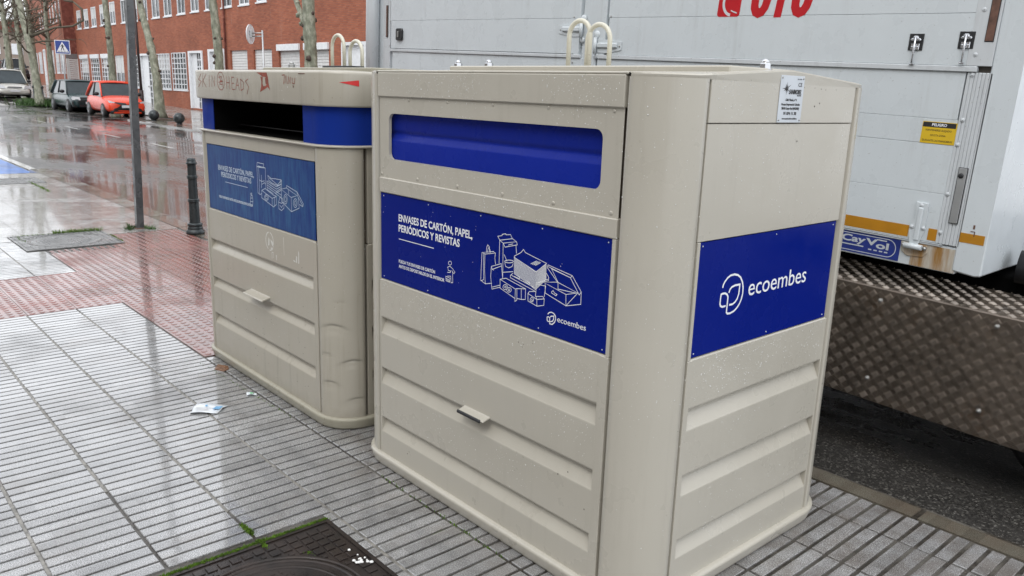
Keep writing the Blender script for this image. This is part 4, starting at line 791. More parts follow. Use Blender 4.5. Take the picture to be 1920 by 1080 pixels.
    text('lettering', '91 874 11 30', PP, .588, 1.5575, .076, .0085, 'black_print', pm, .0004, .03, align='C')
    text('lettering', 'www.sanimobel-madrid.es', PP, .588, 1.5435, .088, .0048, 'black_print', pm, .0004, .03, align='C')
    screws(pm, 'rivet', SIDE, [(.526, 1.541), (.649, 1.541), (.526, 1.668), (.649, 1.668)], .0032, .0018, 'steel_dull')
    # a few chips on the gable plate
    mb = MB(); rr = random.Random(4)
    for a, b in ((.665, 1.642), (.729, 1.642), (.77, 1.640), (.80, 1.638), (.87, 1.640), (.735, 1.662), (.74, 1.585), (.77, 1.595), (.655, 1.475), (.36, 1.655)): disc(mb, SIDE, a, b, rr.uniform(.0012, .0032), .0001, .0006, 6)
    mb.build('paint_chips', 'seam_dark', root)['kind'] = 'stuff'
    mb = MB()
    for a, b in ((.86, .777), (.885, .775), (.93, .79), (.93, .80), (.88, .765), (1.075, .375), (1.12, .40), (1.20, .30), (.2, .12), (.3, .35)): disc(mb, FRONT, a, b, rr.uniform(.0015, .003), .0001, .0006, 6)
    mb.build('paint_chips', 'seam_dark', root)['kind'] = 'stuff'
    up = Plane((FW / 2, .0, 0), (1, 0, 0), (0, 0, 1), (0, -1, 0))
    def colpl(deg):
        a = R(deg); n_ = Vector((math.cos(a), math.sin(a), 0)); return Plane(Vector((FW, RC, 0)) + n_ * (RC + .0042), (-n_.y, n_.x, 0), (0, 0, 1), n_)
    pls = [(Plane((0, -.004, 0), (1, 0, 0), (0, 0, 1), (0, -1, 0)), (.0, 1.25, 1.57, 1.65), .16, .8), (Plane((0, .004, 0), (1, 0, 0), (0, 0, 1), (0, -1, 0)), (.02, 1.22, 1.255, 1.325), .12, 1), (Plane((0, .004, 0), (1, 0, 0), (0, 0, 1), (0, -1, 0)), (.02, 1.22, 1.505, 1.562), .06, 1),
        (Plane((0, -.002, 0), (1, 0, 0), (0, 0, 1), (0, -1, 0)), (.02, 1.22, 1.195, 1.25), .08, 1), (FRONT, (.02, 1.22, .68, .825), .22, .7), (FRONT, (.02, 1.22, .45, .59), .14, .8), (FRONT, (.02, 1.22, .23, .37), .08, .8), (PF, (.02, 1.22, .84, 1.18), .012, .7),
        (SIDE, (.2, .98, 1.54, 1.655), .12, .8), (Plane((FW + RC - .0015, 0, 0), (0, 1, 0), (0, 0, 1), (1, 0, 0)), (.2, .98, 1.2, 1.525), .10, .6), (SIDE, (.2, .98, .68, .825), .16, .7), (SIDE, (.2, .98, .45, .59), .08, .8), (SIDE, (.2, .98, .07, .37), .05, .8)]
    pls += [(colpl(d), (-.002, .002, .2, 1.64), .004, .7) for d in range(-88, 0, 4)]
    drops('raindrops', pls, 3300, root, 11)
    return root

def old_container():
    root = empty('recycling_container', (-1.803, 0.0, 0), 'older scratched beige paper container with red graffiti and an open dark slot', 'recycling container'); P = 'bin_paint_old'
    FW2 = FW
    core(root, P, 1.30)
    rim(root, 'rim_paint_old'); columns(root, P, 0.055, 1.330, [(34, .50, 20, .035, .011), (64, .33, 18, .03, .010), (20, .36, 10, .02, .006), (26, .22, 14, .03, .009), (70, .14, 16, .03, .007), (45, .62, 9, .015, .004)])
    RB = [(0.275, 0.222), (0.495, 0.442), (0.718, 0.665)]
    for pl, w, nm in ((FRONT, (0.006, FW - .006), 'ribbed_door'), (SIDE, (RC + .006, RC + FD - .006), 'ribbed_panel'), (BACK, (0.006, FW - .006), 'ribbed_panel'), (LEFT, (RC + .006, RC + FD - .006), 'ribbed_panel')):
        panel(root, nm, pl, w[0], w[1], rib_profile(RB, 0.06, 0.895) + [(0.002, .899), (0.012, 0.900)], P)
    stiles(root, P, .895)
    fr = slab(root, 'poster', FRONT, .006, FW - .012, .902, 1.262, -.010, -.005, 'poster_faded', .0008)
    fr['label'] = 'sun-faded blue poster with scraped line drawing'
    PF = Plane((0, .005, 0), (1, 0, 0), (0, 0, 1), (0, -1, 0))
    strokes('line_drawing', PF, ART_OLD, .0030, 'white_faded', fr, .0006)
    text('lettering', 'ENVASES DE CARTÓN, PAPEL,', PF, .155, 1.131, .455, .027, 'white_faded', fr, .0006, .012)
    text('lettering', 'PERIÓDICOS Y REVISTAS', PF, .192, 1.096, .384, .027, 'white_faded', fr, .0006, .012)
    strokes('rule', PF, [[(.243, 1.071), (.530, 1.071)]], .003, 'white_faded', fr, .0006)
    text('lettering', 'PLIEGA TUS ENVASES DE CARTÓN ANTES DE DEPOSITARLOS EN EL INTERIOR', PF, .147, .976, .435, .013, 'white_faded', fr, .0006, .03)
    slab(root, 'upper_panel', FRONT, 0.0, FW + .0015, 1.265, 1.332, -.03, -.002, P, .002)
    for pl in (SIDE, LEFT): slab(root, 'upper_panel', pl, RC + .006, RC + FD - .006, .90, 1.332, -.03, -.002, P, .002)
    slab(root, 'upper_panel', BACK, 0.006, FW - .006, .90, 1.332, -.03, -.002, P, .002)
    # ledge lip
    mb = MB(); rring(mb, -RC, FW + RC, 0, YB, RC, [(-.06, 1.3325), (.008, 1.3325), (.014, 1.3345), (.016, 1.339), (.013, 1.343), (.004, 1.345), (-.02, 1.346), (-.30, 1.348)], 12); mb.build('ledge', P, root)
    # blue hood band with the open slot in front
    mb = MB(); ol = rrect(-RC + .006, FW + RC - .006, .006, YB - .006, RC - .006, 14); n = len(ol)
    # start at the right edge of the opening, run counter-clockwise round the back to the left edge
    path = [(1.155, .006)] + ol[:] ; path = path[:1] + [p_ for p_ in ol if not (p_[1] < .0061 and p_[0] < FW)] + [(.125, .006)]
    mb.grid([[Vector((x, y, z)) for x, y in path] for z in (1.345, 1.40, 1.46, 1.52)], 0, True)
    mb.grid([[Vector((1.155, y, z)) for z in (1.345, 1.52)] for y in (.006, .10)], 0, False); mb.grid([[Vector((.125, y, z)) for z in (1.345, 1.52)] for y in (.006, .10)], 0, False)
    hb = mb.build('hood_band', 'hood_blue', root, recalc=False)
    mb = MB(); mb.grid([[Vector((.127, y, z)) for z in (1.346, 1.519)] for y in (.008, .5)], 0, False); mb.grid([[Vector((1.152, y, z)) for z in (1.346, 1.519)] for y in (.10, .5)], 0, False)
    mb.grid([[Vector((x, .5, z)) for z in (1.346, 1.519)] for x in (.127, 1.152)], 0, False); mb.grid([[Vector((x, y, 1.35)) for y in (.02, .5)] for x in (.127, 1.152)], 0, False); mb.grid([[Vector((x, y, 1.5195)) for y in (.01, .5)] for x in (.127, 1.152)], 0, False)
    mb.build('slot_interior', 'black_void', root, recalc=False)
    mb = MB(); mb.tube([(.14, .14, 1.375), (1.14, .14, 1.375)], .004, 6); mb.tube([(.95, .12, 1.44), (.96, .12, 1.49)], .002, 5); mb.build('slot_bar', 'black_rubber', root)
    # fascia and lid
    mb = MB(); rring(mb, -RC, FW + RC, 0, YB, RC, [(-.05, 1.512), (.012, 1.511), (.018, 1.513), (.0195, 1.517), (.0205, 1.522), (.0205, 1.650), (.0195, 1.6565), (.014, 1.661), (.0, 1.663)], 14)
    fa = mb.build('fascia', P, root)
    mb = MB(); ol = rrect(-RC, FW + RC, 0, YB, RC, 14); t = bmesh.new(); hi = [t.verts.new((x, y, 1.6625)) for x, y in ol]; t2 = t.faces.new(hi); bmesh.ops.poke(t, faces=[t2])
    for v in t.verts:
        if v not in hi: v.co.z = 1.69
    mb.add(t); mb.box(.05, FW - .05, YB / 2 - .25, YB / 2 + .25, 1.664, 1.6895, .004); mb.build('lid', 'rim_paint_old', root)
    lift_loop(root, 'loop_paint', .59 - .035, .715 - .035, .50, 1.688, 1.862, .0095); lift_loop(root, 'loop_paint', .775 - .035, .895 - .035, .50, 1.688, 1.828, .0095)
    mb = MB(); mb.box(.66, .95, .38, .46, 1.690, 1.700, .003); mb.build('rubber_pad', 'black_rubber', root)
    bolt(root, .28, .4, 1.69, 'steel_dull')
    # graffiti scrawled on the fascia (FRONT plane pushed out to the fascia)
    FA = Plane((0, -.0206, 0), (1, 0, 0), (0, 0, 1), (0, -1, 0)); o = -.008
    def L(*pts): return [(x * .988 + .0535, z) for x, z in pts]
    g = [L((-.005, 1.642), (-.045, 1.612), (-.008, 1.600), (-.052, 1.570)), L((.022, 1.645), (.008, 1.572)), L((.066, 1.640), (.018, 1.605), (.062, 1.570)), L((.108, 1.634), (.104, 1.572)), L((.140, 1.574), (.146, 1.634), (.178, 1.578), (.184, 1.632))]
    g += [L(*[(.262 + .046 * math.cos(R(a)), 1.606 + .046 * math.sin(R(a))) for a in range(20, 400, 20)]), L((.235, 1.625), (.275, 1.628), (.248, 1.590), (.285, 1.588)), L((.250, 1.636), (.256, 1.600), (.282, 1.612), (.276, 1.578)), L((.232, 1.600), (.292, 1.604))]
    g += [L((.335, 1.632), (.338, 1.566)), L((.372, 1.632), (.376, 1.566)), L((.336, 1.600), (.374, 1.598)), L((.432, 1.626), (.402, 1.627), (.404, 1.566), (.438, 1.566)), L((.404, 1.597), (.430, 1.597)), L((.448, 1.564), (.474, 1.622), (.494, 1.562)), L((.456, 1.588), (.488, 1.588)), L((.512, 1.618), (.514, 1.562), (.545, 1.572), (.548, 1.604), (.512, 1.618)), L((.602, 1.620), (.572, 1.608), (.606, 1.582), (.584, 1.545))]
    g += [L((.975, 1.640), (1.0, 1.642), (.99, 1.60)), L((1.003, 1.604), (1.016, 1.64), (1.026, 1.602)), L((1.036, 1.602), (1.04, 1.636), (1.056, 1.604), (1.062, 1.634)), L((1.078, 1.63), (1.076, 1.606), (1.098, 1.604), (1.104, 1.63))]
    strokes('graffiti', FA, g, .0034, 'graffiti_red', fa, .0006)
    mb = MB()
    for k, poly in enumerate(([(.70, 1.652), (.815, 1.651), (.826, 1.632), (.83, 1.60), (.815, 1.606), (.80, 1.63), (.77, 1.632)], [(.745, 1.632), (.77, 1.632), (.765, 1.60), (.775, 1.585), (.748, 1.582), (.755, 1.61)], [(.748, 1.584), (.800, 1.590), (.83, 1.605), (.845, 1.570), (.82, 1.585), (.79, 1.575), (.735, 1.560)], [(.795, 1.628), (.83, 1.618), (.828, 1.592), (.80, 1.598)])):
        mb.face([FA.at(a * .988 + .0535, b, .0006 + k * .0001) for a, b in poly])
    mb.build('graffiti', 'graffiti_red', fa, recalc=False)
    mb = MB(); rf = RC + .0205 + .0012
    def fc(deg, z): return Vector((FW + rf * math.cos(R(deg - 90)), RC + rf * math.sin(R(deg - 90)), z))
    mb.grid([[fc(a_, 1.616 + (a_ - 51.43) * .0004), fc(a_, 1.6155 - (a_ - 51.43) * .0006)] for a_ in (51.43, 57.86, 64.29, 70.71, 77.14)], 0, True); mb.build('red_tape', 'tape_red', fa, recalc=False)
    mb = MB()
    for a, b, c, d in ((1.175, 1.650, .06, .004), (1.12, 1.60, .004, .014), (1.128, 1.595, .003, .008)): mb.box(a, a + c, -.0216, -.0205, b - d, b, .0003)
    mb.build('rust_marks', 'rust_brown', fa)
    # handle and worn decal on the door
    mb = MB(); mb.prism([(0.002, .532), (-.003, .526), (-.044, .516), (-.048, .511), (-.045, .509), (.002, .520)], lambda y, z, d: (d, y, z), .525, .755, bev=.0008); mb.build('handle', P, root)
    dc = [[(.775 + .043 * math.cos(R(a)), .826 + .046 * math.sin(R(a))) for a in range(s_, e_, 12)] for s_, e_ in ((100, 250), (265, 330), (345, 445))]
    strokes('worn_decal', FRONT, dc, .006, 'old_decal', root, .0005)
    mb = MB()
    for k, poly in enumerate(([(.755, .80), (.765, .845), (.775, .835), (.772, .805)], [(.785, .838), (.812, .828), (.818, .80), (.80, .81), (.79, .825)], [(.79, .80), (.808, .788), (.80, .782), (.785, .79)], [(.84, .765), (.845, .74), (.85, .74), (.85, .768)], [(1.055, .765), (1.06, .80), (1.07, .795), (1.068, .765)], [(1.08, .765), (1.083, .83), (1.092, .82), (1.09, .765)], [(1.03, .775), (1.05, .772), (1.05, .765), (1.03, .768)], [(.93, .87), (.932, .78), (.9345, .78), (.9345, .87)], [(.795, .775), (.795, .74), (.800, .74), (.800, .772), (.812, .770), (.812, .745), (.816, .745), (.816, .776)])): mb.face([FRONT.at(a, b, .0006 + k * .00005) for a, b in poly])
    mb.build('worn_decal', 'old_decal', root, recalc=False)
    mb = MB(); rr = random.Random(8)
    for k in range(70):
        a, b = rr.uniform(.03, 1.2), rr.choice((rr.uniform(.07, .2), rr.uniform(.3, .42), rr.uniform(.52, .64), rr.uniform(.74, .88)))
        r_ = rr.uniform(.0008, .0028); mb.face([FRONT.at(a + r_ * math.cos(t_ * 1.05 + .3) * rr.uniform(.6, 1.3), b + r_ * math.sin(t_ * 1.05 + .3) * rr.uniform(.6, 1.8), .0004) for t_ in range(6)])
    mb.build('scratches', 'seam_dark', root, recalc=False)['kind'] = 'stuff'
    def colpl(deg):
        a = R(deg); n_ = Vector((math.cos(a), math.sin(a), 0)); return Plane(Vector((FW, RC, 0)) + n_ * (RC + .0042), (-n_.y, n_.x, 0), (0, 0, 1), n_)
    drops('raindrops', [(FA, (-.02, 1.25, 1.53, 1.65), .3, .8), (FRONT, (.02, 1.22, .51, .66), .25, .8), (FRONT, (.02, 1.22, .30, .43), .15, .8)] + [(colpl(d), (-.003, .003, .6, 1.3), .03, .8) for d in range(-85, 0, 8)], 420, root, 3)
    return root
new_container(); old_container()
# ------------------------------------------------------------------ truck with its closed side doors
TH = 0.033
truck = empty('truck', (0, 2.0, 0), 'white box truck with riveted side doors and a tread plate step, standing behind the containers', 'truck', rot=(0, TH, 0))
TP = Plane((0, 0, 0), (1, 0, 0), (0, 0, 1), (0, -1, 0))
def U(x, v): return x - .033 * v      # measured x -> truck length axis
def tslab(name, x0, x1, v0, v1, d0, d1, mat, bev=.0015, parent=None):
    return slab(parent or truck, name, TP, U(x0, (v0 + v1) / 2), U(x1, (v0 + v1) / 2), v0, v1, d0, d1, mat, bev)
mb = MB(); mb.box(-3.34, 1.44, .02, 2.42, .95, 3.35, .01); body = mb.build('box_body', 'truck_white', truck)
# front corner post, flaring a little upwards, and the box end behind it
mb = MB(); mb.prism([(1.452, .96), (1.455, .945), (1.545, .936), (1.572, .942), (1.568, 1.3), (1.568, 1.8), (1.568, 3.36), (1.445, 3.36)], lambda a, b, d: (a, d, b), -.006, 2.43, bev=.006); mb.build('corner_post', 'truck_white', truck)
mb = MB(); mb.prism([(-3.375, .96), (-3.30, .96), (-3.30, 3.36), (-3.375, 3.36)], lambda a, b, d: (a, d, b), -.02, 2.43, bev=.004); mb.build('corner_post', 'truck_white', truck)
mb = MB(); mb.tube([(U(-3.2, 1.8), -.03, 1.0), (U(-3.2, 1.8), -.03, 3.3)], .055, 16); mb.build('drain_pipe', 'truck_alu', truck)
# lower rail of the box (rust streaked) and door skins made of wide horizontal planks
tslab('bottom_rail', -3.30, 1.497, .930, 1.047, -.03, -.001, 'truck_white', .003)
seams = [1.27, 1.48, 1.588]
lower = [(1.052, 1.269), (1.2698, 1.4798), (1.4810, 1.5875), (1.5883, 1.786)]
upper = [(1.812, 2.0230), (2.0242, 2.24), (2.242, 2.46), (2.462, 2.8), (2.802, 3.3)]
dR = slab(truck, 'side_door', TP, U(-.70, 1.8), U(1.405, 1.3), lower[0][0], lower[0][1], -.03, .004, 'truck_white', .0012)
for v0, v1 in lower[1:]: tslab('door_plank', -.70, 1.405 + .012 * (v0 - 1), v0, v1, -.03, .004, 'truck_white', .0012, dR)
for v0, v1 in upper: tslab('door_plank', -.615, 1.432, v0, v1, -.03, .008, 'truck_white', .0012, dR)
dL = tslab('side_door', -2.955, -.835, 1.052, 1.786, -.03, .004, 'truck_white', .0012)
for v0, v1 in upper: tslab('door_plank', -2.955, -.875, v0, v1, -.03, .008, 'truck_white', .0012, dL)
tslab('door_edge', -.872, -.832, 1.79, 3.3, -.03, .009, 'truck_white', .0015, dL)
tslab('door_edge', -.70, -.618, 1.79, 3.3, -.03, .009, 'truck_white', .0015, dR)
tslab('door_post', -.826, -.704, 1.05, 3.3, -.03, -.002, 'truck_white', .002)
# horizontal drip rails between lower and upper leaves
tslab('drip_rail', -2.97, -.84, 1.787, 1.808, -.01, .014, 'truck_alu', .003, dL)
tslab('drip_rail', -.690, 1.458, 1.787, 1.811, -.01, .014, 'truck_alu', .003, dR)
tslab('sill_rail', -3.30, 1.43, 1.0475, 1.0505, -.02, .009, 'truck_alu', .001)
tslab('sill_rail', -3.30, 1.42, 1.0390, 1.0465, -.02, .006, 'truck_alu', .001)
# grooved aluminium lock stile at the door edge
st = MB()
for k in range(7):
    x = 1.409 + k * .0145; st.box(U(x, 1.42) + .0002, U(x, 1.42) + .0140, -.006 - (.0008 if k % 2 else 0), .02, 1.052, 1.786, .0025)
stile = st.build('lock_stile', 'truck_alu', dR)
tslab('lock_stile', 1.435, 1.535, 1.812, 3.3, -.02, .010, 'truck_alu', .002, dR)
tslab('door_gap', 1.40, 1.56, 1.05, 3.3, -.028, -.0105, 'seam_dark', 0)
tslab('lock_stile', -3.06, -2.965, 1.05, 3.3, -.02, .006, 'truck_alu', .002, dL)
# recessed sliding bolts
def recess(x0, x1, v0, v1, mat, par, knob=False):
    r0 = tslab('bolt_recess', x0, x1, v0, v1, .0, .0125, 'black_print', .001, par); tslab('bolt_plate', x0 + .003, x1 - .003, v0 + .003, v1 - .003, .0105, .0142, mat, .001, r0)
    if knob:
        m_ = MB(); disc(m_, TP, U((x0 + x1) / 2, v1), v1 - .035, .011, .0135, .02, 16); m_.build('bolt_knob', 'black_rubber', r0)
recess(1.446, 1.484, 1.150, 1.393, 'galvanised', dR, True); recess(1.473, 1.509, 1.909, 2.2, 'rust_brown', dR); recess(-3.020, -2.996, 1.897, 2.14, 'rust_brown', dL)
# swing catches: black back plate, bright body and a hanging rod
def catch(xc, vc, par):
    r0 = tslab('catch', xc - .031, xc + .031, vc - .035, vc + .035, .008, .012, 'black_rubber', .0015, par); u = U(xc, vc)
    m_ = MB(); m_.box(u - .018, u + .018, -.0165, -.011, vc - .033, vc - .006, .002); m_.box(u - .022, u + .022, -.020, -.011, vc + .004, vc + .016, .004); m_.box(u - .012, u + .012, -.024, -.011, vc + .010, vc + .026, .005)
    m_.tube([(u, -.022, vc + .022), (u, -.022, vc - .045), (u - .001, -.019, vc - .090)], .0042, 8); m_.box(u - .011, u + .011, -.024, -.012, vc - .096, vc - .090, .002)
    m_.lathe([(.004, 0), (.004, -.004), (.001, -.005)], 8, u - .011, -.0165, axis='Y', cz=vc - .02); m_.lathe([(.004, 0), (.004, -.004), (.001, -.005)], 8, u + .011, -.0165, axis='Y', cz=vc - .02)
    m_.build('catch_lever', 'steel', r0)
catch(1.193, 1.905, dR); catch(1.399, 1.915, dR)
# black handle block of the left door
m_ = MB(); m_.prism([(-.04, -.04), (-.028, -.046), (.034, -.046), (.046, -.030), (.046, .030), (.034, .046), (-.028, .046), (-.04, .04)], lambda a, b, d: (U(-2.825, 1.9) + a, -d, 1.918 + b), .008, .026, bev=.004); hb_ = m_.build('lock_block', 'black_plastic', dL)
m_ = MB(); m_.box(U(-2.825, 1.9) - .012, U(-2.825, 1.9) + .006, -.034, -.025, 1.895, 1.94, .003); m_.build('lock_key', 'steel_dull', hb_)
# hinges
def hinge(x_pin, x_tip, v, par, sgn):
    m_ = MB(); pts = [(0, .040), (0, -.040), (.06 * sgn, -.042), (.16 * sgn, -.028), (.19 * sgn, -.022), (.19 * sgn, .026), (.05 * sgn, .038)]
    m_.prism([(U(x_pin, v) + a, v + b) for a, b in pts], lambda a, b, d: (a, -d, b), .009, .013, bev=.0015)
    m_.box(min(U(x_pin, v), U(x_pin, v) + .16 * sgn), max(U(x_pin, v), U(x_pin, v) + .16 * sgn), -.026, -.012, v - .012, v + .018, .006)
    m_.tube([(U(x_pin, v) - .012 * sgn, -.022, v - .048), (U(x_pin, v) - .012 * sgn, -.022, v + .048)], .011, 12); h = m_.build('hinge', 'truck_white', par)
    for a, b in ((.175, .0), (.10, -.028)):
        m_ = MB(); disc(m_, TP, U(x_pin, v) + a * sgn, v + b, .006, .013, .017, 8); m_.build('rivet', 'steel_dull', h)
    m_ = MB(); m_.lathe([(.024, 0), (.024, -.006), (.016, -.012), (.001, -.013)], 14, U(x_pin, v) - .014 * sgn, -.004, axis='Y', cz=v + .065); m_.build('hinge_boss', 'truck_white', h); m_ = MB(); m_.lathe([(.018, 0), (.018, -.006), (.010, -.010), (.001, -.011)], 14, U(x_pin, v) - .014 * sgn, -.004, axis='Y', cz=v - .06); m_.build('hinge_boss', 'truck_white', h)
hinge(-.84, -1.03, 1.955, dL, -1); hinge(-.692, -.50, 1.862, dR, 1)
# lower strap hinge with its base plate
u0 = U(1.318, 1.1); m_ = MB()
m_.prism([(u0 - .026, 1.222), (u0 + .028, 1.222), (u0 + .030, 1.14), (u0 + .028, 1.09), (u0 + .012, 1.03), (u0 - .026, 1.03), (u0 - .038, 1.09), (u0 - .036, 1.112), (u0 - .018, 1.15)], lambda a, b, d: (a, -d, b), .005, .0125, bev=.002)
m_.box(u0 - .010, u0 + .012, -.021, -.011, 1.05, 1.20, .005); m_.tube([(u0 - .044, -.020, 1.022), (u0 + .036, -.020, 1.022)], .0125, 14); hl = m_.build('hinge', 'truck_white', dR)
for a, b in ((0, 1.208), (-.026, 1.108), (.024, 1.108)):
    m_ = MB(); disc(m_, TP, u0 + a, b, .0095, .0122, .016, 12); disc(m_, TP, u0 + a, b, .004, .016, .0185, 8); m_.build('rivet', 'truck_alu', hl)
m_ = MB(); m_.prism([(u0 - .065, 1.034), (u0 + .05, 1.034), (u0 + .058, 1.0), (u0 + .04, .978), (u0 - .03, .972), (u0 - .058, .99)], lambda a, b, d: (a, -d, b), .0005, .005, bev=.002); m_.build('hinge_base', 'rusty_white', truck)
m_ = MB(); disc(m_, TP, u0 - .05, 1.022, .009, .004, .02, 10); disc(m_, TP, u0 + .045, 1.020, .009, .004, .02, 10); m_.build('hinge_pin', 'steel_dull', hl)
# rivets down the stile
for a, b in ((1.414, 1.103), (1.420, 1.273), (1.428, 1.486), (1.433, 1.59), (1.443, 1.776), (1.443, 1.858), (1.450, 2.036)):
    m_ = MB(); dd = .0075 if b < 1.8 else .0095
    disc(m_, TP, U(a, b), b, .009, dd, dd + .003, 14); disc(m_, TP, U(a, b), b, .0035, dd + .003, dd + .005, 8); m_.build('rivet', 'truck_alu', dR)
for x_, v_ in ((-.905, 1.76), (-.60, 2.03), (-.905, 2.03), (-2.96, 2.02), (-2.97, 1.83)):
    m_ = MB(); disc(m_, TP, U(x_, v_), v_, .006, .008, .011, 10); m_.build('rivet', 'steel_dull', dL)
# reflective strips, stickers and lettering
tslab('reflective_strip', -2.9, 1.277, 1.0585, 1.111, .0042, .0052, 'reflective_gold', 0, dR); tslab('reflective_strip', 1.362, 1.400, 1.0600, 1.1125, .0042, .0053, 'reflective_gold', 0, dR)
tslab('reflective_strip', 1.4965, 1.595, 1.077, 1.1185, .0062, .0072, 'reflective_gold', 0)
sk = tslab('warning_sticker', 1.2695, 1.4135, 1.481, 1.574, .0042, .0052, 'sticker_yellow', 0, dR); tslab('sticker_header', 1.2725, 1.4105, 1.5505, 1.5715, .0052, .0056, 'black_print', 0, sk)
def tt(body, x, v, w, cap, mat, par, lift, bold=.0, shear=0.0, align='C', nm='lettering'): return text(nm, body, TP, U(x, v), v, w, cap, mat, par, lift, bold, shear, align, .0002)
tt('PELIGRO', 1.3415, 1.5560, .062, .011, 'white_print', sk, .0058, .03); tt('MANTENERSE ALEJADO', 1.3405, 1.5340, .108, .0085, 'black_print', sk, .0055, .0); tt('DE ESTA ZONA', 1.341, 1.5125, .064, .0085, 'black_print', sk, .0055); tt('DURANTE LAS MANIOBRAS', 1.3405, 1.4895, .126, .0085, 'black_print', sk, .0055)
# blue maker's sign: oval frame and word with a roofed V
bs = tslab('maker_sign', .85, 1.249, .938, 1.0365, -.001, .0012, 'maker_blue', 0)
ov = rrect(U(.888, .985), U(1.230, .985), .947, 1.0285, .0385, 8); strokes('oval_frame', TP, [ov + [ov[0]]], .0036, 'plate_alu', bs, .0016)
tt('Cay', 1.029, .9900, .118, .030, 'plate_alu', bs, .0018, .03, .1); tt('V', 1.116, .9890, .056, .028, 'plate_alu', bs, .0018, .04, .0); tt('ol', 1.168, .9790, .060, .030, 'plate_alu', bs, .0018, .03, .0)
strokes('oval_bars', TP, [[(U(1.139, 1.02), 1.0185), (U(1.187, 1.02), 1.0185)], [(U(.965, .97), .974), (U(1.080, .97), .974)]], .0055, 'plate_alu', bs, .0019)
strokes('oval_bars', TP, [[(U(a, .965), .9665), (U(a + .016, .965), .9665)] for a in (1.104, 1.130, 1.156, 1.18)], .006, 'plate_alu', bs, .0019)
# red telephone emblem and number high on the door
em = MB(); hp = rrect(U(.148, 2.07), U(.284, 2.07), 2.0205, 2.150, .016, 5); em.prism([(a + (b - 2.07) * .06, b) for a, b in hp], lambda a, b, d: (a, -d, b), .0082, .0090); emo = em.build('phone_emblem', 'sign_red', dR)
hs_ = [(U(.232, 2.07) + .072 * math.cos(R(a)) * .72, 2.09 + .062 * math.sin(R(a))) for a in range(120, 275, 12)]
strokes('handset', TP, [hs_], .0145, 'truck_white', emo, .0094); strokes('handset', TP, [[(U(.215, 2.03) + .012, 2.051), (U(.215, 2.03) + .030, 2.044), (U(.215, 2.03) + .05, 2.038)]], .006, 'truck_white', emo, .0099)
for x_, ch in ((.402, '0'), (.512, '1'), (.627, '0')): text('number', ch, TP, U(x_, 2.1), 2.0275, .112 if ch == '0' else .062, .150, 'sign_red', dR, .0086, .06, .14, 'C', .0004)
# rust streaked end of the bottom rail
tslab('rust_patch', 1.30, 1.494, .9335, 1.0365, -.001, .0008, 'rusty_white', 0)
m_ = MB(); m_.box(U(1.546, 1.12) - .004, U(1.546, 1.12) + .004, -.0072, -.006, 1.140, 1.158, .0006); m_.box(U(1.535, 1.12), U(1.552, 1.12), -.0078, -.006, 1.128, 1.131, .0003); m_.box(U(1.550, 1.12), U(1.554, 1.12), -.0078, -.006, 1.108, 1.129, .0003); m_.build('rust_chip', 'rust_brown', truck)
# tread plate step: face, folded top
stp = MB(); zt, zb = .790, .240
stp.prism([(0.0, zb), (.012, zb), (.012, zt - .004), (.40, zt + .030), (.40, zt + .042), (.004, zt + .008), (0.0, zt + .002)], lambda a, b, d: (d, a, b), -3.2, 2.6, bev=0); step = stp.build('step', 'tread_plate', truck)
mb = MB(); rr = random.Random(2)
def lug(P, a, b, ang):
    L_, w_, g = .0150, .0018, .0068
    for k in range(-2, 3):
        ca, sa = math.cos(ang), math.sin(ang); ox, oy = -sa * k * g, ca * k * g
        q = [(a + ox + ca * s_ * L_ + -sa * t_ * w_ * e, b + oy + sa * s_ * L_ + ca * t_ * w_ * e) for s_, t_, e in ((-1, 0, 0), (-.6, 1, 1), (.6, 1, 1), (1, 0, 0), (.6, -1, 1), (-.6, -1, 1))]
        base = [mb.bm.verts.new(P.at(x, y, 0.0)) for x, y in q]; c = [mb.bm.verts.new(P.at(a + ox + ca * s_ * L_ * .6, b + oy + sa * s_ * L_ * .6, .0048)) for s_ in (-1, 1)]
        for f in ((0, 1, 'a'), (1, 2, 'b', 'a'), (2, 3, 'b'), (3, 4, 'b'), (4, 5, 'a', 'b'), (5, 0, 'a')):
            vs = [base[f[0]], base[f[1]]] + [c[0] if z == 'a' else c[1] for z in f[2:]]
            fc = mb.bm.faces.new(vs)
pf = Plane((0, 0, zb), (1, 0, 0), (0, 0, 1), (0, -1, 0)); s_len = math.hypot(.40, .034); ptp = Plane((0, .0, zt + .0080), (1, 0, 0), Vector((0, .396, .034)).normalized(), Vector((0, -.034, .396)).normalized())
p_ = .052
for P, a0, a1, b0, b1 in ((pf, -.6, 2.55, .022, zt - zb - .018), (ptp, -.4, 2.55, .02, .38)):
    i = 0; a = a0
    while a < a1:
        j = 0; b = b0 + (p_ * .0 if i % 2 else 0)
        while b < b1:
            lug(P, a, b, R(45) if (i + j) % 2 else R(-45)); b += p_ * .74; j += 1
        a += p_ * .74; i += 1
mb.build('tread_lugs', 'tread_worn', step, recalc=True)['kind'] = 'stuff'
for x_, v_ in ((1.196, .738), (1.699, .748), (1.185, .349), (1.686, .358)):
    m_ = MB(); disc(m_, TP, U(x_, v_), v_, .011, 0, .003, 12); disc(m_, TP, U(x_, v_), v_, .007, .003, .011, 6, dome=False); m_.build('bolt', 'steel_dull', step)
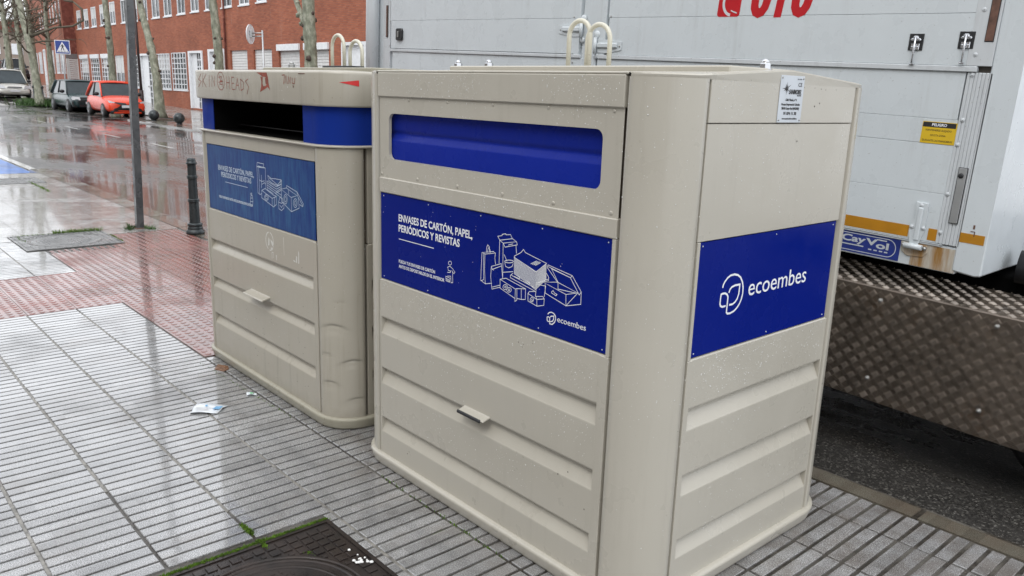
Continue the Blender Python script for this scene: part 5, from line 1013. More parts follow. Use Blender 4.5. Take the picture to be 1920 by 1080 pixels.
# chassis, beams and wheels in the dark under the box
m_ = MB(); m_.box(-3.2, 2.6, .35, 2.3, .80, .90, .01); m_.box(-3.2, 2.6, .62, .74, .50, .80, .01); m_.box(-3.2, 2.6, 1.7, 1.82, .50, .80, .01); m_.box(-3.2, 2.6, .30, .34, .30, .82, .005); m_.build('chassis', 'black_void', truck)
def wheel(x, y, z, r, w):
    m_ = MB(); m_.lathe([(r * .55, -w / 2), (r * .62, -w / 2 - .005), (r * .93, -w / 2), (r, -w / 2 + .03), (r, w / 2 - .03), (r * .93, w / 2), (r * .55, w / 2)], 40, x, y, axis='Y', cz=z); o = m_.build('wheel', 'tyre', truck)
    m_ = MB(); m_.lathe([(.001, -.03), (r * .18, -.04), (r * .2, 0), (r * .5, .02), (r * .56, -w / 2 + .01), (r * .58, -w / 2 + .015)], 24, x, y, axis='Y', cz=z); m_.build('rim', 'steel_dull', o)
wheel(2.15, .42, .42, .50, .28); wheel(-2.2, .42, .29, .50, .28); wheel(2.15, 2.0, .42, .50, .28); wheel(-2.2, 2.0, .29, .50, .28)
m_ = MB(); m_.box(-3.2, 2.6, 2.30, 2.42, .02, .95, .01); m_.build('skirt_blocker', 'black_void', truck)  # far skirt drawn down low to block light under the truck
m_ = MB(); m_.box(-1.6, 1.5, .8, 2.0, .06, .6, .02); m_.build('underside_blocker', 'black_void', truck)  # box added to keep light out and the underside dark
# dark tarpaulin roll hanging by the box end
m_ = MB(); m_.tube([(1.62 + .1 * k, .30 + .02 * math.sin(k * 2.1), .965 + .012 * math.sin(k * 3.3)) for k in range(11)], .07, 14, radii=[.075 + .012 * math.sin(k * 2.7) for k in range(11)]); m_.build('rolled_cover', 'black_rubber', truck)
# ------------------------------------------------------------------ near street furniture
root = empty('grey_post', (-6.56, 1.05, 0), 'tall plain grey square steel post standing at the edge of the red paving', 'post')
lean = (-7.18 + 6.56) / 2.45 * .55; leany = .05
mb = MB(); h = 6.0; w = .041
rows = [[Vector((lean * z * .5 + a * w, leany * z + b * w * .9, z)) for a, b in ((-.85, -1), (.85, -1), (1, -.85), (1, .85), (.85, 1), (-.85, 1), (-1, .85), (-1, -.85))] for z in (0, .04, 1, 2, 3, 4, 5, 6)]
V = mb.grid(rows, 0, False, True); mb.bm.faces.new(V[-1]); mb.build('shaft', 'post_grey', root)
mb = MB(); mb.box(-.052, .052, -.05, .05, -.01, .006, .002); mb.build('base_plate', 'rust_brown', root)
def bollard(loc, label):
    root = empty('bollard', loc, label, 'bollard'); s = .80 / .92
    prof = [(.001, 0), (.092, 0), (.095, .01), (.095, .035), (.080, .045), (.076, .06), (.080, .066), (.076, .075), (.070, .085), (.078, .095), (.078, .115), (.064, .125)]
    prof = [(r, z * .95) for r, z in prof]
    a = MB(); a.lathe([(r, z) for r, z in prof], 28); a.build('foot', 'bollard_iron', root)
    def shaft(z0, z1, r0, r1):
        m_ = MB(); rows = []
        for i in range(2): 
            z = (z0, z1)[i]; r_ = (r0, r1)[i]; rows.append([Vector(((r_ - (.0055 if k % 2 else 0)) * math.cos(2 * math.pi * k / 32), (r_ - (.0055 if k % 2 else 0)) * math.sin(2 * math.pi * k / 32), z)) for k in range(32)])
        m_.grid(rows, 0, True, True); return m_.build('shaft', 'bollard_iron', root)
    shaft(.118, .345, .054, .050); shaft(.375, .60, .048, .044); shaft(.625, .745, .044, .043)
    m_ = MB()
    for zc, r_ in ((.36, .059), (.61, .053)): m_.lathe([(.045, zc - .02), (r_, zc - .016), (r_ + .003, zc - .008), (r_ - .004, zc - .001), (r_ + .003, zc + .007), (r_, zc + .015), (.045, zc + .018)], 28)
    m_.build('ring', 'bollard_iron', root)
    m_ = MB(); m_.lathe([(.045, .742), (.053, .745), (.056, .753), (.053, .765), (.046, .770), (.046, .790), (.040, .806), (.001, .812)], 28); m_.build('cap', 'bollard_iron', root)
    return root
bollard((-5.93, 1.43, 0), 'dark grey ringed cast iron bollard on the red paving beside the road')
for (x, y), lb in (((-30.6, 9.15), 'black ball bollard nearer the orange car, left one of the pair'), ((-27.9, 9.15), 'black ball bollard right of the leaning tree, right one of the pair')):
    root = empty('ball_bollard', (x, y, .03), lb, 'bollard', 'round ball bollards on the far pavement')
    m_ = MB(); m_.lathe([(.001, 0), (.11, 0), (.11, .03), (.09, .05), (.06, .06)], 20); m_.build('foot', 'bollard_iron', root)
    m_ = MB(); m_.lathe([(.20 * math.sin(R(a)), .24 - .20 * math.cos(R(a))) for a in range(4, 181, 8)], 24); m_.build('ball', 'bollard_iron', root)
# pedestrian crossing sign
def pz(x): return rise(x) + .02
root = empty('crossing_sign', (-43.1, 9.1, pz(-43.1)), 'blue square pedestrian crossing sign on a grey pole before the brick building', 'road sign')
m_ = MB(); m_.tube([(0, 0, 0), (0, 0, 3.3)], .035, 10); m_.build('pole', 'galvanised', root)
SP = Plane((.05, 0, 2.98), Vector((.25, .97, 0)).normalized(), (0, 0, 1), Vector((.97, -.25, 0)).normalized())
pn = slab(root, 'sign_panel', SP, -.33, .33, -.33, .33, -.01, .01, 'white_print', .004)
slab(pn, 'blue_field', SP, -.30, .30, -.30, .30, .0101, .012, 'sign_blue', 0)
m_ = MB(); m_.face([SP.at(a, b, .0135) for a, b in ((-.27, -.24), (.27, -.24), (0, .26))]); m_.build('white_triangle', 'white_print', pn, recalc=False)
m_ = MB(); SQ = lambda pts, k: m_.face([SP.at(a, b, .015 + k * .0005) for a, b in pts])
disc(m_, SP, 0.0, .135, .024, .0145, .0155, 10, dome=False); SQ([(-.03, .105), (.03, .105), (.035, -.0), (-.03, -.0)], 0); SQ([(-.03, 0), (.005, 0), (-.05, -.15), (-.085, -.15)], 1); SQ([(0, 0), (.035, 0), (.075, -.15), (.04, -.15)], 2); SQ([(-.03, .1), (-.02, .07), (-.075, .02), (-.085, .04)], 3); SQ([(.03, .1), (.02, .07), (.075, .01), (.085, .03)], 4)
for k in range(7): a = -.21 + k * .065; SQ([(a, -.225), (a + .025, -.225), (a + .03, -.17), (a + .012, -.17)], 5)
m_.build('pictogram', 'black_print', pn, recalc=False)
# round sign seen from behind
root = empty('round_sign', (-22.5, 10.0, .03), 'round road sign seen from its pale back on a thin pole above the old container', 'road sign')
m_ = MB(); m_.tube([(0, 0, 0), (-.02, 0, 3.2)], .03, 10); m_.build('pole', 'galvanised', root)
m_ = MB(); ang = Vector((.66, -.75, 0)); nn = Vector((.75, .66, 0)); c0 = Vector((-.42, -.22, 3.08))
rows = [[c0 + ang.cross(Vector((0, 0, 1))) * 0 + nn.cross(Vector((0, 0, 1))) * (r_ * math.cos(2 * math.pi * k / 32)) + Vector((0, 0, r_ * math.sin(2 * math.pi * k / 32))) + nn * d for k in range(32)] for r_, d in ((.001, 0), (.27, 0), (.30, .012), (.30, -.012), (.001, -.012))]
m_.grid(rows, 0, False, True); dsc = m_.build('disc', 'window_white', root)
m_ = MB(); m_.tube([c0 + Vector((0, 0, .04)) + nn * .03, Vector((-.02, 0, 3.12))], .018, 6); m_.tube([c0 + Vector((0, 0, -.06)) + nn * .03, Vector((-.02, 0, 3.02))], .018, 6); m_.box(c0.x - .02, c0.x + .06, c0.y - .04, c0.y + .06, 2.98, 3.2, .004); m_.build('bracket', 'steel_dull', root)
# dark street lamp column in front of the facade
root = empty('street_lamp', (-44.1, 13.0, .05), 'slim dark brown street lamp column before the white door', 'street lamp')
m_ = MB(); m_.tube([(0, 0, 0), (0, 0, 1.0)], .11, 12); m_.tube([(0, 0, 1.0), (-.45, .1, 6.5)], .07, 12, radii=[.075, .055]); m_.build('column', 'lamp_brown', root)
m_ = MB(); m_.tube([(-.45, .1, 6.5), (-.45, -.5, 6.8), (-.45, -1.2, 6.85)], .035, 8); m_.box(-.6, -.3, -1.7, -1.1, 6.78, 6.9, .02); m_.build('lamp_head', 'lamp_brown', root)
# black tree guard posts by the leaning trunk
def guard(x, y, label):
    root = empty('guard_post', (x, y, rise(x)), label, 'post', 'short black posts by the leaning tree')
    m_ = MB(); m_.tube([(0, 0, 0), (-.06, 0, .95)], .035, 10); m_.lathe([(.08, 0), (.08, .05), (.05, .08), (.04, .1)], 12); m_.build('shaft', 'bollard_iron', root)
    m_ = MB(); m_.lathe([(.06, .92), (.07, .97), (.04, 1.03), (.001, 1.05)], 12, -.06); m_.build('cap', 'bollard_iron', root)
guard(-45.95, 8.25, 'short black post left, touching the leaning tree trunk'); guard(-45.75, 8.62, 'short black post right of the leaning tree trunk')

# ------------------------------------------------------------------ brick building
def wall(root, name, pl, a0, a1, b0, b1, rects, mat, depth=.16):
    A = sorted({a0, a1} | {r[0] for r in rects} | {r[1] for r in rects}); B = sorted({b0, b1} | {r[2] for r in rects} | {r[3] for r in rects}); mb = MB()
    for i in range(len(A) - 1):
        for j in range(len(B) - 1):
            am, bm_ = (A[i] + A[i + 1]) / 2, (B[j] + B[j + 1]) / 2
            if any(r[0] < am < r[1] and r[2] < bm_ < r[3] for r in rects): continue
            mb.face([pl.at(A[i], B[j]), pl.at(A[i + 1], B[j]), pl.at(A[i + 1], B[j + 1]), pl.at(A[i], B[j + 1])])
    for r in rects:
        q = [(r[0], r[2]), (r[1], r[2]), (r[1], r[3]), (r[0], r[3])]
        for k in range(4): a, b = q[k], q[(k + 1) % 4]; mb.face([pl.at(*a), pl.at(*b), pl.at(*b, -depth), pl.at(*a, -depth)])
    return mb.build(name, mat, root, recalc=False)
def window(root, pl, x0, x1, z0, z1, kind, depth=.10):
    if kind == 'shutter':
        fr = MB(); n = int((z1 - z0) / .12); t = MB()
        prof = []
        for k in range(n):
            z = z0 + (z1 - z0) * k / n; prof += [(z, .012), (z + (z1 - z0) / n * .8, .0), (z + (z1 - z0) / n * .9, -.012)]
        t.grid([[pl.at(x0, z, -depth + d), pl.at(x1, z, -depth + d)] for z, d in prof] + [[pl.at(x0, z1, -depth), pl.at(x1, z1, -depth)]], 0, False)
        o = t.build('roller_shutter', 'shutter_white', root, recalc=False); return o
    f = .07; mb = MB()
    for a, b, c, d in ((x0, x0 + f, z0, z1), (x1 - f, x1, z0, z1), (x0 + f, x1 - f, z0, z0 + f), (x0 + f, x1 - f, z1 - f, z1)):
        t = bmesh.new(); v = [t.verts.new(pl.at(p_[0], p_[1], dd)) for dd in (-depth - .02, -depth + .05) for p_ in ((a, c), (b, c), (b, d), (a, d))]
        for q in ((0, 1, 2, 3), (7, 6, 5, 4), (0, 4, 5, 1), (1, 5, 6, 2), (2, 6, 7, 3), (3, 7, 4, 0)): t.faces.new([v[i] for i in q])
        mb.add(t)
    xm = (x0 + x1) / 2
    mb.face([pl.at(xm - .04, z0 + f, -depth + .03), pl.at(xm + .04, z0 + f, -depth + .03), pl.at(xm + .04, z1 - f, -depth + .03), pl.at(xm - .04, z1 - f, -depth + .03)])
    w_ = mb.build('window', 'window_white', root, recalc=False)
    p_ = MB(); p_.face([pl.at(a, b, -depth) for a, b in ((x0 + f, z0 + f), (x1 - f, z0 + f), (x1 - f, z1 - f), (x0 + f, z1 - f))]); p_.build('pane', 'pane_glass', w_, recalc=False)
    s = slab(w_, 'sill', pl, x0 - .06, x1 + .06, z0 - .06, z0, -depth, .05, 'window_white', 0)
    if kind in ('half', 'halfgrille'):
        zs = z1 - (z1 - z0) * rnd.uniform(.25, .6); m_ = MB(); m_.face([pl.at(a, b, -depth + .012) for a, b in ((x0 + f, zs), (x1 - f, zs), (x1 - f, z1 - f), (x0 + f, z1 - f))]); m_.build('blind', 'shutter_white', w_, recalc=False)
    if 'grille' in kind:
        m_ = MB(); n = max(3, int((x1 - x0) / .42)); mz = max(4, int((z1 - z0) / .27))
        for i in range(n + 1):
            x = x0 + (x1 - x0) * i / n; t = .022; m_.add(_bar(pl, x - t, x + t, z0 + .02, z1 - .02, .02, .05))
        for j in range(mz + 1):
            z = z0 + .03 + (z1 - z0 - .06) * j / mz; m_.add(_bar(pl, x0, x1, z - .02, z + .02, .012, .04))
        m_.build('grille', 'window_white', w_, recalc=False)
    return w_
def _bar(pl, a, b, c, d, e, g):
    t = bmesh.new(); v = [t.verts.new(pl.at(p_[0], p_[1], dd)) for dd in (e, g) for p_ in ((a, c), (b, c), (b, d), (a, d))]
    for q in ((0, 1, 2, 3), (7, 6, 5, 4), (0, 4, 5, 1), (1, 5, 6, 2), (2, 6, 7, 3), (3, 7, 4, 0)): t.faces.new([v[i] for i in q])
    return t
def door(root, pl, x0, x1, z0, z1, glazed=True, mat='door_white'):
    fr = MB()
    for a, b, c, d in ((x0 - .10, x0 + .10, z0, z1 + .1), (x1 - .10, x1 + .10, z0, z1 + .1), (x0 + .1, x1 - .1, z1 - .02, z1 + .1)): fr.add(_bar(pl, a, b, c, d, -.16, .06))
    d_ = fr.build('door', mat, root, recalc=True)
    lw = x0 + .1 + (x1 - x0 - .2) * (.45 if glazed else 1)
    slab(d_, 'leaf', pl, x0 + .1, lw, z0, z1 - .02, -.14, -.09, mat, .005)
    if glazed:
        p_ = MB(); p_.face([pl.at(a, b, -.12) for a, b in ((lw, z0), (x1 - .1, z0), (x1 - .1, z1), (lw, z1))]); p_.build('pane', 'dark_glass', d_, recalc=False)
        g_ = MB(); n = 3
        for i in range(n + 1): x = lw + (x1 - .1 - lw) * i / n; g_.add(_bar(pl, x - .03, x + .03, z0, z1, -.11, -.07))
        for j in range(9): z = z0 + (z1 - z0) * j / 8; g_.add(_bar(pl, lw, x1 - .1, z - .025, z + .025, -.105, -.075))
        g_.build('grille', mat, d_, recalc=False)
    h_ = MB(); disc(h_, pl, lw - .15, z0 + 1.05, .05, -.09, -.02, 8); h_.build('handle', 'steel_dull', d_)
    return d_
bld = empty('brick_building', (-42, 15.5, 0), 'long red brick building with white framed windows and doors behind the parked cars', 'building')
MP = Plane((42, 0, 0), (1, 0, 0), (0, 0, 1), (0, -1, 0))   # plane coordinates are measured street X
up = [(-65.3, -64.2, 5.06, 6.35), (-63.5, -62.3, 5.06, 6.35), (-61.6, -60.4, 5.08, 6.4), (-59.5, -58.2, 5.1, 6.45), (-57.3, -56.1, 5.1, 6.5), (-54.9, -53.8, 5.1, 6.5), (-52.7, -51.7, 5.1, 6.6), (-50.95, -49.85, 5.12, 6.8), (-49.1, -47.8, 5.14, 6.9), (-47.1, -45.85, 5.15, 6.9), (-45.0, -43.8, 5.17, 6.9), (-43.0, -41.85, 5.2, 6.95), (-41.0, -39.8, 5.2, 6.95), (-38.9, -37.65, 5.22, 6.95), (-36.8, -35.65, 5.22, 6.95), (-34.85, -33.8, 5.25, 6.95)] + [(-32.6 + k * 2.1, -31.4 + k * 2.1, 5.25, 6.95) for k in range(-0, 0)]
gw = [(-65.2, -63.2, 1.1, 2.95, 'halfgrille'), (-62.4, -60.5, 1.1, 2.95, 'grille'), (-59.8, -58.2, 1.1, 2.95, 'halfgrille'), (-57.0, -55.1, 1.1, 3.1, 'half'), (-53.5, -52.2, 1.1, 3.1, 'grille'), (-48.75, -46.6, 1.1, 3.12, 'halfgrille'), (-46.2, -44.05, 1.1, 3.15, 'grille'), (-38.1, -36.1, 1.0, 3.15, 'shutter'), (-35.4, -33.45, 1.0, 3.15, 'shutter'), (-32.75, -30.75, .9, 3.05, 'shutter'), (-30.2, -28.2, .9, 3.05, 'shutter')]
dr = [(-51.75, -49.15, .15, 3.05, True, 'door_white'), (-43.55, -41.75, .15, 3.1, True, 'door_white'), (-40.75, -38.85, .15, 3.15, True, 'door_white'), (-27.0, -25.3, .15, 3.2, False, 'window_white')]
rects = up + [g[:4] for g in gw] + [d[:4] for d in dr]
wall(bld, 'brick_wall', MP, -66, -14, -.3, 10.5, rects, 'brick')
m_ = MB(); m_.box(-23.98, 27.98, .20, 12, -.3, 10.48); m_.build('building_core', 'dark_brick', bld)
for r_ in up: window(bld, MP, *r_, 'half' if rnd.random() < .7 else 'shutter' if r_[0] < -56 else 'plain', .06)
for g in gw:
    window(bld, MP, *g)
    if g[0] < -58 or g[0] > -33: slab(bld, 'shutter_box', MP, g[0] - .05, g[1] + .05, g[3] - .0, g[3] + .28, -.05, .10, 'window_white', .01)
for d in dr: door(bld, MP, *d)
slab(bld, 'plinth', MP, -66, -52, -.3, .25, 0, .03, 'brick', 0)
m_ = MB(); m_.tube([(-38.5 + 42, -.07, .2), (-38.5 + 42, -.07, 10.4)], .05, 8); m_.build('drainpipe', 'dark_brick', bld)
# gate side: dark brick return with a white louvred gate
RP = Plane((-24, 0, 0), (0, -1, 0), (0, 0, 1), (1, 0, 0))
wing = empty('brick_wing', (-66, 14.7, .3), 'set-forward wing of the red brick block with tall narrow windows, far left', 'building')
WD = Vector((-.9914, .1305, 0)); WN = Vector((-.1305, -.9914, 0)); WP = Plane((0, 0, -.3), WD, (0, 0, 1), WN)
ug = [(1.0 + 2.25 * k, 1.7 + 2.25 * k, 5.75, 7.2) for k in range(8)]; ud = [(19.6 + 1.6 * k, 20.3 + 1.6 * k, 5.75, 7.6) for k in range(5)]
gg = [(.5, 3.3, 1.9, 3.7), (4.3, 6.4, 1.9, 3.7), (8.0, 9.8, 1.9, 3.7), (10.8, 13.2, 1.9, 3.75), (18.6, 21.2, 1.9, 3.8), (22.8, 25.4, 1.9, 3.8)]; gd = [(15.0, 16.6, .6, 3.85)]
wall(wing, 'brick_wall', WP, 0, 30, -.3, 12, ug + ud + gg + gd, 'brick', .2)
for r_ in ug: window(wing, WP, *r_, 'half', .05)
for r_ in ud: window(wing, WP, *r_, 'plain', .18)
for r_ in gg: window(wing, WP, *r_, 'halfgrille', .05)
door(wing, WP, *gd[0], False)
m_ = MB()
a, b = Vector((0, 0, 0)) - WN * .22, WD * 30 - WN * .22
m_.prism([(a.x, a.y), (b.x, b.y), (b.x, b.y + 9), (0, 12)], lambda x, y, d: (x, y, d), -.6, 11.65); m_.build('building_core', 'dark_brick', wing)
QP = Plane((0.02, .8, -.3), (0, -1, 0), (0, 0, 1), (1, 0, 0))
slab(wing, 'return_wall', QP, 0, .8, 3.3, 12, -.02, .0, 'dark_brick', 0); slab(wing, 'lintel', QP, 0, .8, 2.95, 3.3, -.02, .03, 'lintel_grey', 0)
slab(wing, 'gate_backing', QP, 0, .8, .2, 2.95, -.06, -.015, 'shutter_white', 0)
m_ = MB()
for k in range(18): m_.add(_bar(QP, .0, .8, .35 + k * .145, .35 + k * .145 + .10, -.01, .03))
g_ = m_.build('louvred_gate', 'shutter_white', wing)
m_ = MB(); m_.add(_bar(QP, 0, .8, .2, .3, -.02, .05)); m_.add(_bar(QP, 0, .06, .2, 2.95, -.02, .05)); m_.add(_bar(QP, .74, .8, .2, 2.95, -.02, .05)); m_.build('gate_frame', 'shutter_white', wing)
far_b = empty('distant_block', (-150, 24, 2.5), 'blurred pale brown low building far up the street behind the trees', 'building')
m_ = MB(); m_.box(-6, 6, -14, 34, 0, 5.5, .05); m_.build('wall', 'render_far', far_b)
m_ = MB(); m_.prism([(-15, 5.5), (35, 5.5), (35, 5.9), (10, 7.6), (-15, 5.9)], lambda a, b, d: (d, a, b), -6.5, 6.5); m_.build('roof', 'dark_brick', far_b)
for k in range(15):
    m_ = MB(); m_.box(6.0, 6.08, -13 + k * 3, -11.5 + k * 3, 2.2, 3.8, .02); m_.build('window', 'window_white', far_b)

# ------------------------------------------------------------------ trees
def tree(x, y, path, r0, r1, label, kind='plane_tree', knobs=8, branches=0, seed=1, top=None, lift=0.0):
    rr = random.Random(seed); z0 = rise(x) + .02 + lift
    root = empty(kind, (x, y, z0), label, 'tree', 'bare pollarded plane trees along the far pavement')
    P = [Vector(p_) for p_ in path]; pts = []; n = 6
    for i in range(len(P) - 1):
        for k in range(n): pts.append(P[i].lerp(P[i + 1], k / n))
    pts.append(P[-1]); 
    for _ in range(4): pts = [pts[0]] + [(pts[i - 1] + pts[i] * 2 + pts[i + 1]) / 4 for i in range(1, len(pts) - 1)] + [pts[-1]]
    tot = len(pts) - 1; radii = []
    for i, p_ in enumerate(pts):
        t = i / tot; r_ = r0 + (r1 - r0) * t; r_ *= 1 + .55 * math.exp(-t * tot / 1.6) + .06 * math.sin(i * 2.3 + seed); radii.append(r_)
    m_ = MB(); m_.tube(pts, r0, 14, radii=radii)
    for v in m_.bm.verts: v.co += v.co.normalized() * 0 + Vector((noise.noise(v.co * 3 + Vector((seed, 0, 0))), noise.noise(v.co * 3 + Vector((0, seed, 0))), 0)) * .12 * r0
    m_.build('trunk', 'plane_bark', root)
    k_ = MB()
    for k in range(knobs):
        i = rr.randint(int(tot * .25), tot - 1); a = rr.uniform(0, 2 * math.pi); c = pts[i] + Vector((math.cos(a), math.sin(a), 0)) * radii[i] * 1.05; rk = rr.uniform(.05, .09)
        t = bmesh.new(); bmesh.ops.create_icosphere(t, subdivisions=2, radius=rk)
        for v in t.verts: v.co *= 1 + .45 * noise.noise(v.co * 22 + Vector((k, 0, 0)))
        t.transform(Matrix.Translation(c)); k_.add(t, smooth=True)
    if knobs: k_.build('burr', 'knob_bark', root)
    else: k_.bm.free()
    b_ = MB()
    for k in range(branches):
        i = int(tot * rr.uniform(.45, 1.0)); a = rr.uniform(0, 2 * math.pi); s = pts[i]; L_ = rr.uniform(1.2, 3.0); d = Vector((math.cos(a), math.sin(a), rr.uniform(.1, .9))).normalized(); q = [s]; 
        for j in range(6): d = (d + Vector((rr.gauss(0, .22), rr.gauss(0, .22), rr.gauss(.06, .18)))).normalized(); q.append(q[-1] + d * L_ / 6)
        b_.tube(q, .05, 6, radii=[.042 * (1 - .8 * j / 6) * (r0 / .16) for j in range(7)])
        for m in range(5):
            s2 = q[rr.randint(2, 6)]; d2 = (d + Vector((rr.gauss(0, .8), rr.gauss(0, .8), rr.gauss(.3, .5)))).normalized(); q2 = [s2]
            for j in range(3): d2 = (d2 + Vector((rr.gauss(0, .3), rr.gauss(0, .3), rr.gauss(0, .3)))).normalized(); q2.append(q2[-1] + d2 * rr.uniform(.2, .45))
            b_.tube(q2, .012, 4, radii=[.02, .015, .01, .006])
    if branches: b_.build('branches', 'twig', root)
    else: b_.bm.free()
    return root
tree(-33.9, 10.5, [(0, 0, 0), (-.1, .0, 1.6), (-.45, 0, 2.7), (-.95, 0, 3.6), (-1.75, 0, 5.0), (-2.0, .1, 8)], .19, .12, 'leaning pale green plane tree trunk between the doors, beside the ball bollards', knobs=10, branches=0, seed=2)
tree(-45.45, 12.0, [(0, 0, 0), (0, 0, 2.2), (-.05, 0, 3.9), (-.35, 0, 5.7), (-.5, 0, 8.5)], .19, .13, 'upright plane tree trunk rising behind the roof of the orange car', knobs=8, branches=0, seed=5)
tree(-28.5, 11.0, [(0, 0, 0), (0, 0, 2.1), (-.1, 0, 3.4), (-.35, 0, 4.7), (-.6, 0, 8)], .18, .13, 'slim plane tree trunk rising behind the left end of the old container', knobs=9, branches=0, seed=9)
t5 = tree(-21.3, 11.0, [(.2, 0, 0), (.05, 0, 2.0), (.0, 0, 3.2), (-.05, 0, 4.3), (-.3, 0, 7.5)], .22, .17, 'thick forked plane tree trunk beside the round sign', knobs=7, branches=0, seed=13)
m_ = MB(); m_.tube([(.02, 0, 2.95), (-.22, 0, 3.3), (-.5, 0, 3.7), (-.9, 0, 4.25), (-1.3, 0, 5.5)], .08, 10, radii=[.12, .10, .09, .08, .06])
for c, rk in (((-.55, -.08, 3.72), .09), ((-.35, -.1, 3.45), .07), ((-.75, 0, 4.1), .08)):
    t = bmesh.new(); bmesh.ops.create_icosphere(t, subdivisions=2, radius=rk)
    for v in t.verts: v.co *= 1 + .5 * noise.noise(v.co * 25)
    t.transform(Matrix.Translation(c)); m_.add(t, smooth=True)
m_.build('limb', 'plane_bark', t5)
tC = tree(-46.3, 8.45, [(.5, 0, 0), (.3, 0, 1.0), (-.15, 0, 2.4), (-.7, -.05, 3.8), (-1.5, -.15, 5.6), (-2.3, -.1, 9)], .20, .15, 'big leaning plane tree between the silver and green cars with a bent side branch', knobs=4, branches=6, seed=21)
m_ = MB(); m_.tube([(-.55, 0, 3.45), (0.0, .5, 3.7), (.6, 1.0, 3.95), (1.3, 1.7, 4.05), (1.7, 2.1, 4.35), (1.65, 2.1, 4.9), (1.35, 1.8, 5.25)], .07, 8, radii=[.10, .07, .055, .05, .06, .06, .04]); m_.tube([(.85, 1.25, 4.0), (.8, 1.2, 4.5), (.6, 1.0, 4.95)], .03, 6, radii=[.05, .04, .03]); m_.tube([(1.35, 1.8, 5.25), (1.0, 1.5, 5.3), (.8, 1.3, 5.5)], .03, 6, radii=[.06, .045, .03]); m_.build('bent_branch', 'twig', tC)
FT = [(-60.5, 10.0, 'far plane tree trunk at the very left edge, above the silver car'), (-66.0, 11.8, 'second far plane tree trunk from the left edge of the view'), (-74.5, 14.4, 'thin far plane tree trunk in the middle of the left group'), (-67.5, 14.0, 'far plane tree trunk close to the left side of the brick wing'), (-98, 22.0, 'very distant thin plane tree before the pale brown block'), (-110, 20.5, 'very distant plane tree farthest from the brick wing'), (-120, 25.0, 'very distant plane tree just left of the pale brown block'), (-84, 13.5, 'distant plane tree up the street on the left'), (-88, 18.5, 'distant thin plane tree up the street, right of its neighbour'), (-78, 16.6, 'distant plane tree beside the far end of the wing')]
for k, (x, y, lb) in enumerate(FT):
    rr = random.Random(50 + k); s = rr.uniform(-.6, -.1)
    tree(x, y, [(0, 0, 0), (s * .3, 0, 2.5), (s, 0, 5), (s * 2, rr.uniform(-.5, .5), 9)], rr.uniform(.17, .26), .12, lb, knobs=5, branches=24, seed=60 + k)

